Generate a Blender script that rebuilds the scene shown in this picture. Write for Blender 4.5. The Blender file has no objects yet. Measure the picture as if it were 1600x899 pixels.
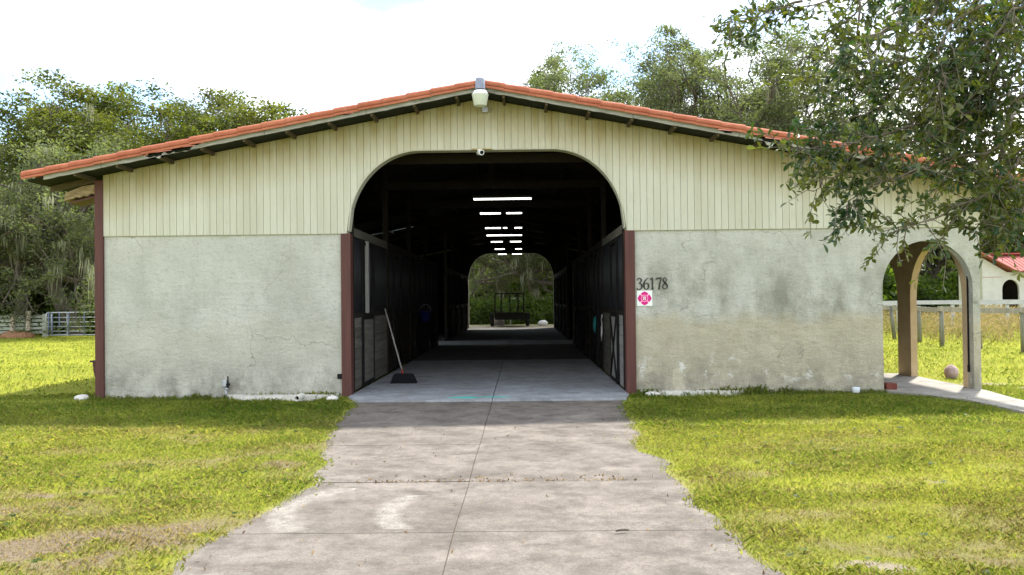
import bpy, math, random
import numpy as np
from mathutils import Vector, Matrix
R = math.radians
rnd = random.Random(7)
scene = bpy.context.scene
COL = scene.collection

# ------------------------------------------------------------------ camera
CAM = Vector((0.58, -15.2, 1.6)); FPX = 1415.0
cam_d = bpy.data.cameras.new('camera'); cam = bpy.data.objects.new('camera', cam_d); COL.objects.link(cam)
cam_d.sensor_width = 36.0; cam_d.lens = FPX / 1600 * 36.0
cam_d.clip_start = 0.05; cam_d.clip_end = 2000
cam.matrix_world = Matrix.Translation(CAM) @ Matrix.Rotation(R(0.61), 4, 'Z') @ Matrix.Rotation(R(90.75), 4, 'X') @ Matrix.Rotation(R(-0.6), 4, 'Z')
scene.camera = cam

# ------------------------------------------------------------------ sky, sun, exposure
SUN_EL, SUN_AZ = R(54), R(30)            # azimuth from +Y towards +X: behind the barn, a little to the right
wd = bpy.data.worlds.new('World'); scene.world = wd; wd.use_nodes = True
wt = wd.node_tree; wt.nodes.clear()
wo = wt.nodes.new('ShaderNodeOutputWorld'); bg = wt.nodes.new('ShaderNodeBackground'); bg.inputs['Strength'].default_value = 0.135
sky = wt.nodes.new('ShaderNodeTexSky'); sky.sky_type = 'NISHITA'; sky.sun_disc = False
sky.sun_elevation = SUN_EL; sky.sun_rotation = SUN_AZ; sky.air_density = 1.0; sky.dust_density = 0.2
tc = wt.nodes.new('ShaderNodeTexCoord'); mp = wt.nodes.new('ShaderNodeMapping'); mp.inputs['Scale'].default_value = (1.0, 1.0, 2.2)
mp.inputs['Location'].default_value = (0.1, 3.1, 0.97)
nz = wt.nodes.new('ShaderNodeTexNoise'); nz.inputs['Scale'].default_value = 2.1; nz.inputs['Detail'].default_value = 7; nz.inputs['Roughness'].default_value = 0.55
cr = wt.nodes.new('ShaderNodeValToRGB'); cr.color_ramp.elements[0].position = 0.41; cr.color_ramp.elements[1].position = 0.57
nz2 = wt.nodes.new('ShaderNodeTexNoise'); nz2.inputs['Scale'].default_value = 3.4; nz2.inputs['Detail'].default_value = 6
cr2 = wt.nodes.new('ShaderNodeValToRGB'); cr2.color_ramp.elements[0].position = 0.32; cr2.color_ramp.elements[1].position = 0.6
cr2.color_ramp.elements[0].color = (3.9, 4.15, 4.5, 1); cr2.color_ramp.elements[1].color = (11.5, 11.5, 11.3, 1)
mx = wt.nodes.new('ShaderNodeMix'); mx.data_type = 'RGBA'
wl = wt.links.new
wl(tc.outputs['Generated'], mp.inputs['Vector']); wl(mp.outputs[0], nz.inputs['Vector']); wl(mp.outputs[0], nz2.inputs['Vector'])
wl(nz.outputs[0], cr.inputs[0]); wl(nz2.outputs[0], cr2.inputs[0])
wl(cr.outputs[0], mx.inputs[0]); wl(sky.outputs[0], mx.inputs[6]); wl(cr2.outputs[0], mx.inputs[7])
wl(mx.outputs[2], bg.inputs['Color']); wl(bg.outputs[0], wo.inputs['Surface'])
sun_d = bpy.data.lights.new('sun', 'SUN'); sun_d.energy = 3.7; sun_d.angle = R(2.6); sun_d.color = (1.0, 0.95, 0.86)
sun = bpy.data.objects.new('sun', sun_d); COL.objects.link(sun)
sdir = Vector((math.sin(SUN_AZ) * math.cos(SUN_EL), math.cos(SUN_AZ) * math.cos(SUN_EL), math.sin(SUN_EL)))
sun.rotation_euler = sdir.to_track_quat('Z', 'Y').to_euler(); sun.location = (20, 40, 60)
vs = scene.view_settings
vs.view_transform = 'Standard'; vs.look = 'None'; vs.exposure = 1.30; vs.gamma = 1.0; vs.use_curve_mapping = False
scene.cycles.max_bounces = 8; scene.cycles.transparent_max_bounces = 8

# ------------------------------------------------------------------ helpers
def P(px, py, d):
    """world point for a measured direction at true depth d in metres in front of the lens"""
    a = (px - 815) / FPX; b = (468 - py) / FPX
    r = 0.0105
    a, b = a * math.cos(r) + b * math.sin(r), b * math.cos(r) - a * math.sin(r)
    return Vector((CAM.x + a * d, CAM.y + d, CAM.z + b * d))
def gx(px, d): return CAM.x + (px - 815) / FPX * d

def tag(o, label=None, cat=None, group=None, kind=None):
    if label: o['label'] = label
    if cat: o['category'] = cat
    if group: o['group'] = group
    if kind: o['kind'] = kind
    return o
def empty(name, loc, label=None, cat=None, group=None):
    o = bpy.data.objects.new(name, None); COL.objects.link(o); o.location = loc
    o.empty_display_size = 0.2
    return tag(o, label, cat, group)
def root_loc(o):
    v = Vector((0, 0, 0))
    while o is not None: v += o.location; o = o.parent
    return v
def link(name, me, parent=None):
    o = bpy.data.objects.new(name, me); COL.objects.link(o)
    if parent is not None: o.parent = parent
    return o
class MB:
    def __init__(s): s.v = []; s.f = []; s.sm = []
    def add(s, vs_, fs_, smooth=False):
        n = len(s.v); s.v += [tuple(v) for v in vs_]; s.f += [tuple(i + n for i in f) for f in fs_]; s.sm += [smooth] * len(fs_); return s
    def box(s, x0, x1, y0, y1, z0, z1):
        v = [(x0,y0,z0),(x1,y0,z0),(x1,y1,z0),(x0,y1,z0),(x0,y0,z1),(x1,y0,z1),(x1,y1,z1),(x0,y1,z1)]
        return s.add(v, [(3,2,1,0),(4,5,6,7),(0,1,5,4),(1,2,6,5),(2,3,7,6),(3,0,4,7)])
    def prism(s, pts, y0, y1):          # outline in x,z (counter-clockwise seen from -y) extruded along y
        n = len(pts); v = [(x, y0, z) for x, z in pts] + [(x, y1, z) for x, z in pts]
        f = [tuple(range(n)), tuple(range(2*n-1, n-1, -1))] + [(i+n, (i+1)%n+n, (i+1)%n, i) for i in range(n)]
        return s.add(v, f)
    def slab(s, pts, z0, z1):           # outline in x,y (ccw from above)
        n = len(pts); v = [(x, y, z1) for x, y in pts] + [(x, y, z0) for x, y in pts]
        f = [tuple(range(n)), tuple(range(2*n-1, n-1, -1))] + [(i+n, (i+1)%n+n, (i+1)%n, i) for i in range(n)]
        return s.add(v, f)
    def prismx(s, pts, x0, x1):         # outline in y,z extruded along x
        n = len(pts); v = [(x0, y, z) for y, z in pts] + [(x1, y, z) for y, z in pts]
        f = [tuple(range(n-1, -1, -1)), tuple(range(n, 2*n))] + [(i, (i+1)%n, (i+1)%n+n, i+n) for i in range(n)]
        return s.add(v, f)
    def tube(s, pts, rad, seg=8, caps=True):
        pts = [Vector(p) for p in pts]; n = len(pts)
        rs = rad if isinstance(rad, (list, tuple)) else [rad] * n
        vv = []; ff = []; a = None
        for i, p in enumerate(pts):
            t = (pts[min(i+1, n-1)] - pts[max(i-1, 0)]).normalized()
            if a is None: a = t.orthogonal().normalized()
            else:
                a = (a - t * a.dot(t)); a = a.normalized() if a.length > 1e-5 else t.orthogonal().normalized()
            b = t.cross(a)
            for k in range(seg):
                th = 2 * math.pi * k / seg
                vv.append(p + (a * math.cos(th) + b * math.sin(th)) * rs[i])
        for i in range(n - 1):
            for k in range(seg):
                k2 = (k + 1) % seg
                ff.append((i*seg+k, i*seg+k2, (i+1)*seg+k2, (i+1)*seg+k))
        s.add(vv, ff, True)
        if caps:
            s.f.append(tuple(len(s.v) - n*seg + k for k in range(seg))[::-1]); s.sm.append(False)
            s.f.append(tuple(len(s.v) - seg + k for k in range(seg))); s.sm.append(False)
        return s
    def lathe(s, prof, cx=0, cy=0, seg=20, smooth=True):   # prof: (radius, z) from bottom to top, closed with caps
        vv = []; ff = []
        for r_, z in prof:
            for k in range(seg):
                th = 2*math.pi*k/seg; vv.append((cx + r_*math.cos(th), cy + r_*math.sin(th), z))
        for i in range(len(prof)-1):
            for k in range(seg):
                k2 = (k+1) % seg; ff.append((i*seg+k, i*seg+k2, (i+1)*seg+k2, (i+1)*seg+k))
        s.add(vv, ff, smooth)
        n0 = len(s.v) - len(prof)*seg
        s.f.append(tuple(n0 + k for k in range(seg))[::-1]); s.sm.append(False)
        s.f.append(tuple(len(s.v) - seg + k for k in range(seg))); s.sm.append(False)
        return s
    def turn(s, ang, c):
        ca, sa = math.cos(ang), math.sin(ang)
        s.v = [(c[0] + (x-c[0])*ca - (y-c[1])*sa, c[1] + (x-c[0])*sa + (y-c[1])*ca, z) for x, y, z in s.v]; return s
    def build(s, name, mat, parent=None, bevel=0):
        off = root_loc(parent)
        me = bpy.data.meshes.new(name); me.from_pydata([(v[0]-off.x, v[1]-off.y, v[2]-off.z) for v in s.v], [], s.f)
        me.polygons.foreach_set('use_smooth', s.sm); me.materials.append(mat); me.update()
        o = link(name, me, parent)
        if bevel:
            m = o.modifiers.new('bevel', 'BEVEL'); m.width = bevel; m.segments = 2; m.limit_method = 'ANGLE'; m.angle_limit = R(35)
        return o
def fast_mesh(name, V, nside, mat, tint=None, smooth=False):
    """V: (N*nside,3) array, N separate faces of nside corners"""
    V = np.asarray(V, dtype=np.float32); n = len(V) // nside
    me = bpy.data.meshes.new(name)
    me.vertices.add(len(V)); me.vertices.foreach_set('co', V.ravel())
    me.loops.add(len(V)); me.loops.foreach_set('vertex_index', np.arange(len(V), dtype=np.int32))
    me.polygons.add(n); me.polygons.foreach_set('loop_start', np.arange(0, len(V), nside, dtype=np.int32))
    me.polygons.foreach_set('loop_total', np.full(n, nside, dtype=np.int32))
    if tint is not None:
        a = me.attributes.new('tint', 'FLOAT', 'POINT'); a.data.foreach_set('value', np.repeat(np.asarray(tint, dtype=np.float32), nside))
    me.update(calc_edges=True); me.materials.append(mat); me.validate(); return me

# value noise, for plant colour and worn edges
_tab = np.random.RandomState(3).rand(256, 256)
def vnoise(x, y):
    x = np.asarray(x, float); y = np.asarray(y, float)
    xi = np.floor(x).astype(int); yi = np.floor(y).astype(int); fx = x - xi; fy = y - yi
    fx = fx*fx*(3-2*fx); fy = fy*fy*(3-2*fy)
    g = lambda i, j: _tab[i & 255, j & 255]
    return (g(xi,yi)*(1-fx)+g(xi+1,yi)*fx)*(1-fy) + (g(xi,yi+1)*(1-fx)+g(xi+1,yi+1)*fx)*fy
def fbm(x, y, o=4):
    s = 0; a = 0.5; t = 0
    for k in range(o):
        s = s + a * vnoise(x*2**k + 17*k, y*2**k + 31*k); t += a; a *= 0.5
    return s / t

# ------------------------------------------------------------------ materials
class NT:
    def __init__(s, name):
        s.m = bpy.data.materials.new(name); s.m.use_nodes = True; s.t = s.m.node_tree
        s.b = s.t.nodes['Principled BSDF']; s.out = s.t.nodes['Material Output']
        s.pos = s.n('ShaderNodeNewGeometry').outputs['Position']
    def n(s, typ, **kw):
        x = s.t.nodes.new(typ)
        for k, v in kw.items(): setattr(x, k, v)
        return x
    def l(s, a, b): s.t.links.new(a, b)
    def put(s, sock, v):
        if hasattr(v, 'is_output'): s.l(v, sock)
        else: sock.default_value = v
    def noise(s, scale, detail=4, rough=0.55, stretch=None, vec=None, off=0):
        v = vec or s.pos
        if stretch or off:
            m = s.n('ShaderNodeMapping'); m.inputs['Scale'].default_value = stretch or (1,1,1); m.inputs['Location'].default_value = (off, off*1.7, off*0.6)
            s.l(v, m.inputs['Vector']); v = m.outputs[0]
        x = s.n('ShaderNodeTexNoise'); x.inputs['Scale'].default_value = scale; x.inputs['Detail'].default_value = detail; x.inputs['Roughness'].default_value = rough
        s.l(v, x.inputs['Vector']); return x.outputs[0]
    def ramp(s, v, a, b, ca=(0,0,0,1), cb=(1,1,1,1)):
        r = s.n('ShaderNodeValToRGB'); e = r.color_ramp.elements
        e[0].position = a; e[1].position = b; e[0].color = ca; e[1].color = cb
        s.l(v, r.inputs[0]); return r.outputs[0]
    def mix(s, f, a, b, typ='MIX'):
        m = s.n('ShaderNodeMix', data_type='RGBA', blend_type=typ)
        s.put(m.inputs[0], f)
        for sock, c in ((m.inputs[6], a), (m.inputs[7], b)):
            s.put(sock, c if hasattr(c, 'is_output') else (c[0], c[1], c[2], 1))
        return m.outputs[2]
    def math(s, op, a, b=0.0, c=None, clamp=False):
        m = s.n('ShaderNodeMath', operation=op, use_clamp=clamp); s.put(m.inputs[0], a); s.put(m.inputs[1], b)
        if c is not None: s.put(m.inputs[2], c)
        return m.outputs[0]
    def xyz(s):
        x = s.n('ShaderNodeSeparateXYZ'); s.l(s.pos, x.inputs[0]); return x.outputs
    def rand(s): return s.n('ShaderNodeObjectInfo').outputs['Random']
    def attr(s, name): return s.n('ShaderNodeAttribute', attribute_name=name).outputs['Fac']
    def bump(s, h, strength=0.3, dist=0.01):
        b = s.n('ShaderNodeBump'); b.inputs['Strength'].default_value = strength; b.inputs['Distance'].default_value = dist
        s.l(h, b.inputs['Height']); s.l(b.outputs[0], s.b.inputs['Normal']); return b.outputs[0]
    def fin(s, col, rough=0.8, spec=0.3, metal=0.0):
        s.put(s.b.inputs['Base Color'], col if hasattr(col, 'is_output') else (*col, 1)); s.put(s.b.inputs['Roughness'], rough)
        s.b.inputs['Specular IOR Level'].default_value = spec; s.b.inputs['Metallic'].default_value = metal; return s.m

def simple(name, c1, c2, scale=6, rough=0.8, spec=0.3, bump=0.25, bscale=60, stretch=None, metal=0.0, var=0.0, bdist=0.004):
    t = NT(name); f = t.ramp(t.noise(scale, 6, 0.6, stretch), 0.3, 0.7); c = t.mix(f, c1, c2)
    if var: c = t.mix(t.math('MULTIPLY', t.rand(), var), c, (c1[0]*0.35, c1[1]*0.35, c1[2]*0.35))
    if bump: t.bump(t.noise(bscale, 4, 0.6, stretch), bump, bdist)
    return t.fin(c, rough, spec, metal)

def m_stucco():
    t = NT('stucco_wall'); x, y, z = t.xyz()
    base = t.mix(t.ramp(t.noise(1.3, 6, 0.6), 0.3, 0.72), (0.46, 0.47, 0.425), (0.56, 0.57, 0.52))
    streak = t.noise(1.5, 7, 0.68, (1.15, 1, 0.7), off=1.3)
    # damp grey-brown mildew, strongest at mid height and right of the opening
    zm = t.math('SUBTRACT', 1.0, t.math('ABSOLUTE', t.math('DIVIDE', t.math('SUBTRACT', z, 1.5), 1.5)), clamp=True)
    side = t.math('MULTIPLY_ADD', t.math('GREATER_THAN', x, 0.0), 0.65, 0.35)
    f = t.math('MULTIPLY', t.math('MULTIPLY', t.ramp(streak, 0.41, 0.62), zm), side)
    c = t.mix(t.math('MULTIPLY', f, 1.0), base, (0.24, 0.24, 0.195))
    # older tan coat below about 1.3 m
    edge = t.math('ADD', z, t.math('MULTIPLY', t.math('SUBTRACT', t.noise(1.6, 5, 0.6, off=4), 0.5), 0.75))
    tan_f = t.math('MULTIPLY', t.math('SUBTRACT', 1.0, t.math('SMOOTH_MIN', t.math('MULTIPLY', t.math('SUBTRACT', edge, 1.15), 4.0, clamp=True), 1.0, 0.1), clamp=True), t.math('MULTIPLY_ADD', t.math('GREATER_THAN', x, 0.0), 0.55, 0.22))
    c = t.mix(tan_f, c, t.mix(t.ramp(t.noise(2.6, 5, 0.65), 0.3, 0.7), (0.38, 0.335, 0.235), (0.52, 0.465, 0.34)))
    # splash dirt near the ground, flaked white patches, fine grime
    low = t.math('SUBTRACT', 1.0, t.math('MULTIPLY', z, 1.25), clamp=True)
    c = t.mix(t.math('MULTIPLY', t.math('MULTIPLY', low, t.ramp(t.noise(2.2, 6, 0.7, (1.6, 1, 1), off=9), 0.38, 0.66)), 0.9), c, (0.17, 0.16, 0.13))
    pz = t.math('SUBTRACT', 1.0, t.math('ABSOLUTE', t.math('DIVIDE', t.math('SUBTRACT', z, 0.4), 0.35)), clamp=True)
    c = t.mix(t.math('MULTIPLY', t.math('MULTIPLY', t.ramp(t.noise(3.2, 7, 0.75, off=2), 0.56, 0.64), pz), side), c, (0.70, 0.70, 0.67))
    c = t.mix(t.math('MULTIPLY', t.ramp(t.noise(14, 6, 0.75), 0.50, 0.72), 0.5), c, (0.27, 0.26, 0.22))
    vo = t.n('ShaderNodeTexVoronoi', feature='DISTANCE_TO_EDGE'); vo.inputs['Scale'].default_value = 0.55
    wv = t.n('ShaderNodeVectorMath', operation='MULTIPLY_ADD'); nc = t.n('ShaderNodeTexNoise'); nc.inputs['Scale'].default_value = 2.2; nc.inputs['Detail'].default_value = 6; t.l(t.pos, nc.inputs['Vector'])
    t.l(nc.outputs['Color'], wv.inputs[0]); wv.inputs[1].default_value = (0.7, 0.7, 0.7); t.l(t.pos, wv.inputs[2]); t.l(wv.outputs[0], vo.inputs['Vector'])
    crk = t.math('MULTIPLY', t.math('LESS_THAN', vo.outputs['Distance'], 0.004), t.ramp(t.noise(0.8, 3, 0.5, off=7), 0.45, 0.6))
    c = t.mix(t.math('MULTIPLY', crk, 0.55), c, (0.20, 0.19, 0.16))
    drip = t.math('MULTIPLY', t.ramp(t.noise(2.4, 5, 0.7, (3.4, 1, 0.12), off=3), 0.55, 0.72), t.math('MULTIPLY', t.math('SUBTRACT', z, 1.4), 0.75, clamp=True))
    c = t.mix(t.math('MULTIPLY', drip, 0.30), c, (0.26, 0.255, 0.21))
    h = t.math('ADD', t.noise(26, 6, 0.7), t.math('MULTIPLY', t.noise(5, 4, 0.6, (0.7, 1, 1.6)), 1.4))
    t.bump(h, 1.0, 0.020)
    return t.fin(c, 0.92, 0.15)
def m_siding():
    t = NT('cream_siding'); x, y, z = t.xyz()
    c = t.mix(t.ramp(t.noise(1.1, 5, 0.6, (3, 1, 0.4)), 0.3, 0.7), (0.50, 0.50, 0.41), (0.58, 0.585, 0.50))
    c = t.mix(t.math('MULTIPLY', t.rand(), 0.30), c, (0.38, 0.36, 0.25))
    # warm shade of the eaves painted into the top of the boards
    top = t.math('MULTIPLY', t.math('SUBTRACT', t.math('ADD', z, t.math('MULTIPLY', t.math('ABSOLUTE', x), 0.19)), 4.15), 1.5, clamp=True)
    c = t.mix(t.math('MULTIPLY', t.math('MULTIPLY', top, t.noise(2.5, 5, 0.6, (2, 1, 0.5))), 1.35), c, (0.32, 0.25, 0.10))
    c = t.mix(t.math('MULTIPLY', t.ramp(t.noise(9, 5, 0.7, (5, 1, 0.5), off=3), 0.55, 0.75), 0.5), c, (0.33, 0.31, 0.22))
    t.bump(t.noise(40, 4, 0.6, (6, 1, 0.3)), 0.2, 0.003)
    return t.fin(c, 0.7, 0.25)
def m_concrete(name, ca, cb, dark, drive=False):
    t = NT(name); x, y, z = t.xyz()
    c = t.mix(t.ramp(t.noise(0.9, 7, 0.65), 0.3, 0.7), ca, cb)
    c = t.mix(t.math('MULTIPLY', t.ramp(t.noise(2.3, 8, 0.7, off=5), 0.45, 0.64), 0.85), c, dark)
    c = t.mix(t.math('MULTIPLY', t.ramp(t.noise(2.0, 7, 0.7, (0.6, 1.2, 1), off=8), 0.48, 0.7), 0.45), c, dark)
    if drive:
        c = t.mix(t.math('MULTIPLY', t.rand(), 0.14), c, dark)
        for cx, cy, rr, w, x1, ylo, yhi in ((-0.2, -8.25, 1.05, 0.13, -0.85, -8.9, -7.45), (0.72, -8.3, 1.16, 0.12, 0.1, -8.85, -7.75)):
            dx = t.math('SUBTRACT', x, cx); dy = t.math('SUBTRACT', y, cy)
            d = t.math('SQRT', t.math('ADD', t.math('MULTIPLY', dx, dx), t.math('MULTIPLY', dy, dy)))
            d = t.math('ADD', d, t.math('MULTIPLY', t.math('SUBTRACT', t.noise(7, 4), 0.5), 0.09))
            b = t.math('SUBTRACT', 1.0, t.math('DIVIDE', t.math('ABSOLUTE', t.math('SUBTRACT', d, rr)), w), clamp=True)
            b = t.math('MULTIPLY', b, 1.6, clamp=True)
            for op, v, q in (('LESS_THAN', x, x1), ('GREATER_THAN', y, ylo), ('LESS_THAN', y, yhi)): b = t.math('MULTIPLY', b, t.math(op, v, q))
            c = t.mix(t.math('MULTIPLY', b, t.math('MULTIPLY', t.ramp(t.noise(6, 7, 0.75), 0.3, 0.62), 0.7)), c, (0.42, 0.395, 0.35))
    c = t.mix(t.math('MULTIPLY', t.ramp(t.noise(9, 8, 0.8, off=6), 0.45, 0.62), 0.5), c, dark)
    c = t.mix(t.math('MULTIPLY', t.ramp(t.noise(60, 5, 0.85), 0.46, 0.62), 0.75), c, dark)
    c = t.mix(t.math('MULTIPLY', t.ramp(t.noise(110, 3, 0.7, off=3), 0.62, 0.7), 0.6), c, (0.40, 0.37, 0.33))
    c = t.mix(t.math('MULTIPLY', t.ramp(t.noise(1.2, 8, 0.75, (1, 0.8, 1), off=14), 0.54, 0.7), 0.35), c, (min(1, cb[0]*1.45), min(1, cb[1]*1.45), min(1, cb[2]*1.47)))
    t.bump(t.noise(80, 6, 0.75), 0.5, 0.006)
    return t.fin(c, 0.9 if drive else 0.8, 0.15)
def leaf_mat(name, c_lo, c_hi, trans=0.35, rough=0.5, spec=0.3, tr_gain=(1.5, 1.7, 0.7), var=0.0, c_var=(0.1, 0.1, 0.02)):
    t = NT(name); f = t.attr('tint')
    c = t.mix(f, c_lo, c_hi)
    if var: c = t.mix(t.math('MULTIPLY', t.rand(), var), c, c_var)
    t.fin(c, rough, spec)
    tr = t.n('ShaderNodeBsdfTranslucent'); t.l(t.mix(1.0, c, tr_gain, 'MULTIPLY'), tr.inputs['Color'])
    ms = t.n('ShaderNodeMixShader'); ms.inputs[0].default_value = trans
    t.l(t.b.outputs[0], ms.inputs[1]); t.l(tr.outputs[0], ms.inputs[2]); t.l(ms.outputs[0], t.out.inputs['Surface'])
    return t.m
def m_grass():
    t = NT('grass_blades'); f = t.attr('dry'); k = t.attr('tint')
    g = t.mix(k, (0.13, 0.235, 0.03), (0.46, 0.455, 0.095)); d = t.mix(k, (0.19, 0.135, 0.08), (0.44, 0.35, 0.19))
    c = t.mix(f, g, d); t.fin(c, 0.6, 0.2)
    tr = t.n('ShaderNodeBsdfTranslucent'); t.l(t.mix(1.0, c, (1.35, 1.35, 0.9), 'MULTIPLY'), tr.inputs['Color'])
    ms = t.n('ShaderNodeMixShader'); ms.inputs[0].default_value = 0.42
    t.l(t.b.outputs[0], ms.inputs[1]); t.l(tr.outputs[0], ms.inputs[2]); t.l(ms.outputs[0], t.out.inputs['Surface'])
    return t.m
def m_lawn():
    t = NT('lawn_ground'); f = t.attr('dry')
    g = t.mix(t.ramp(t.noise(22, 6, 0.75), 0.3, 0.7), (0.11, 0.14, 0.016), (0.27, 0.28, 0.028))
    g = t.mix(t.ramp(t.noise(0.35, 4, 0.6), 0.35, 0.7), g, (0.30, 0.31, 0.032))
    d = t.mix(t.ramp(t.noise(30, 6, 0.8), 0.3, 0.7), (0.12, 0.09, 0.06), (0.29, 0.235, 0.165))
    c = t.mix(f, g, d)
    c = t.mix(t.ramp(t.attr('sand'), 0.25, 0.8), c, t.mix(t.noise(40, 5, 0.7), (0.23, 0.19, 0.135), (0.37, 0.32, 0.245)))
    t.bump(t.noise(45, 6, 0.8), 0.8, 0.03)
    return t.fin(c, 0.95, 0.1)
def emit(name, col, s):
    t = NT(name); t.fin(col, 0.4); t.b.inputs['Emission Color'].default_value = (*col, 1); t.b.inputs['Emission Strength'].default_value = s; return t.m

STUCCO = m_stucco(); SIDING = m_siding()
DRIVE = m_concrete('driveway_concrete', (0.18, 0.157, 0.136), (0.27, 0.24, 0.21), (0.085, 0.073, 0.064), True)
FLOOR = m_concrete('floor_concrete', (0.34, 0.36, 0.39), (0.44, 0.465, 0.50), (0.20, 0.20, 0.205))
SHADEFLOOR = m_concrete('shaded_aisle_concrete', (0.11, 0.11, 0.115), (0.18, 0.18, 0.185), (0.06, 0.058, 0.055))  # darker copy of the floor concrete: deep-aisle shade put into the colour
PATHC = m_concrete('path_concrete', (0.32, 0.30, 0.265), (0.42, 0.395, 0.35), (0.19, 0.175, 0.15))
def m_tile():
    t = NT('terracotta_tile'); c = t.mix(t.ramp(t.noise(4, 6, 0.65), 0.3, 0.7), (0.31, 0.088, 0.045), (0.42, 0.155, 0.088))
    c = t.mix(t.math('MULTIPLY', t.rand(), 0.35), c, (0.30, 0.085, 0.045))
    c = t.mix(t.math('MULTIPLY', t.ramp(t.noise(7, 7, 0.75, off=5), 0.55, 0.72), 0.5), c, (0.14, 0.07, 0.045))
    c = t.mix(t.math('MULTIPLY', t.ramp(t.noise(11, 6, 0.75, off=9), 0.6, 0.7), 0.35), c, (0.55, 0.36, 0.26))
    t.bump(t.noise(45, 5, 0.7), 0.4, 0.006); return t.fin(c, 0.85, 0.2)
TILE = m_tile()
def m_fascia():
    t = NT('weathered_fascia')
    c = t.mix(t.ramp(t.noise(3, 7, 0.7, (0.5, 1, 5)), 0.3, 0.7), (0.22, 0.215, 0.195), (0.42, 0.42, 0.39))
    c = t.mix(t.ramp(t.noise(2.1, 6, 0.7, (0.7, 1, 2), off=4), 0.58, 0.7), c, (0.12, 0.11, 0.08))
    t.bump(t.noise(30, 5, 0.7, (0.3, 1, 5)), 0.5, 0.006); return t.fin(c, 0.9, 0.1)
FASCIA = m_fascia()
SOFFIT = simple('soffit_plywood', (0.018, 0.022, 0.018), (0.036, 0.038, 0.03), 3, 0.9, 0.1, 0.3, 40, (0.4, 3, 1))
LOOK = simple('lookout_wood', (0.07, 0.055, 0.035), (0.12, 0.095, 0.06), 6, 0.9, 0.1, 0.4, 40, (4, 0.5, 4))
ROT = simple('rotten_wood', (0.20, 0.13, 0.07), (0.50, 0.40, 0.26), 7, 0.95, 0.1, 0.8, 30, (1, 1, 4), bdist=0.02)
OXBLOOD = simple('oxblood_paint', (0.070, 0.023, 0.019), (0.105, 0.037, 0.031), 4, 0.55, 0.35, 0.2, 60, (3, 3, 0.3))
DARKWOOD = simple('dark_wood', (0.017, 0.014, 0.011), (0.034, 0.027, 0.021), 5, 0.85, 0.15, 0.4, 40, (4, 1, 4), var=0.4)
BOARD = simple('grey_board', (0.11, 0.10, 0.085), (0.20, 0.19, 0.16), 3, 0.85, 0.15, 0.5, 35, (1, 0.4, 6), var=0.5)
PALEB = simple('pale_panel', (0.24, 0.235, 0.225), (0.32, 0.31, 0.295), 4, 0.8, 0.2, 0.3, 35, var=0.2)
BARS = simple('stall_mesh_metal', (0.012, 0.012, 0.014), (0.025, 0.025, 0.028), 8, 0.5, 0.4, 0.1, 60)
BLACK = simple('black_steel', (0.006, 0.006, 0.006), (0.013, 0.012, 0.012), 9, 0.7, 0.15, 0.2, 60)
RUBBER = simple('black_rubber', (0.012, 0.012, 0.012), (0.025, 0.025, 0.025), 12, 0.75, 0.25, 0.3, 90)
GALV = simple('galvanised_steel', (0.36, 0.38, 0.42), (0.52, 0.54, 0.58), 8, 0.42, 0.5, 0.15, 70, metal=0.6)
BLUEGATE = simple('blue_gate_paint', (0.12, 0.15, 0.27), (0.20, 0.24, 0.36), 8, 0.5, 0.4, 0.15, 70)
WHITEP = simple('white_plastic', (0.72, 0.73, 0.72), (0.82, 0.83, 0.82), 8, 0.35, 0.45, 0.0)
GREYCAP = simple('grey_lamp_cap', (0.19, 0.21, 0.29), (0.26, 0.28, 0.37), 8, 0.5, 0.4, 0.1, 60)
LENS = simple('lamp_refractor', (0.60, 0.66, 0.60), (0.74, 0.78, 0.73), 20, 0.25, 0.5, 0.2, 90, (6, 6, 0.5))
INK = simple('black_numerals', (0.015, 0.015, 0.014), (0.03, 0.03, 0.028), 20, 0.5, 0.4, 0.0)
MAG = simple('magenta_print', (0.60, 0.006, 0.20), (0.66, 0.012, 0.23), 20, 0.5, 0.3, 0.0)
PINK = simple('pink_print', (0.90, 0.30, 0.52), (0.93, 0.36, 0.57), 20, 0.5, 0.3, 0.0)
PLATEW = simple('sign_white', (0.80, 0.84, 0.83), (0.85, 0.88, 0.87), 10, 0.5, 0.35, 0.0)
STONE = simple('pale_stone', (0.52, 0.50, 0.45), (0.72, 0.70, 0.65), 9, 0.9, 0.15, 0.6, 30, bdist=0.02)
PINKROCK = simple('pink_rock', (0.30, 0.20, 0.20), (0.50, 0.38, 0.38), 12, 0.85, 0.2, 0.6, 30, bdist=0.02)
MULCH = simple('brown_mulch', (0.20, 0.10, 0.055), (0.34, 0.19, 0.11), 8, 0.95, 0.1, 1.0, 20, bdist=0.05)
FENCEW = simple('fence_wood', (0.26, 0.25, 0.225), (0.43, 0.41, 0.38), 4, 0.9, 0.12, 0.6, 30, (2, 2, 0.5), var=0.35)
FENCEG = simple('green_fence_wood', (0.30, 0.34, 0.28), (0.50, 0.53, 0.46), 4, 0.9, 0.12, 0.6, 30, (0.5, 2, 4), var=0.4)
POSTP = simple('pale_post_wood', (0.44, 0.37, 0.30), (0.60, 0.52, 0.43), 4, 0.9, 0.12, 0.5, 30, (3, 3, 0.5))
POSTD = simple('treated_post', (0.15, 0.155, 0.13), (0.27, 0.27, 0.235), 4, 0.9, 0.12, 0.6, 30, (4, 4, 0.5), var=0.3)
WHITEBOARD = simple('white_rail', (0.34, 0.355, 0.36), (0.50, 0.51, 0.52), 4, 0.8, 0.2, 0.4, 30, (0.5, 2, 4))
ARCHTAN = simple('arcade_stucco', (0.44, 0.32, 0.19), (0.54, 0.41, 0.26), 3, 0.92, 0.12, 0.5, 28, bdist=0.012)
REDROOF = simple('red_metal_roof', (0.36, 0.125, 0.115), (0.43, 0.165, 0.15), 2, 0.85, 0.1, 0.0)
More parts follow.
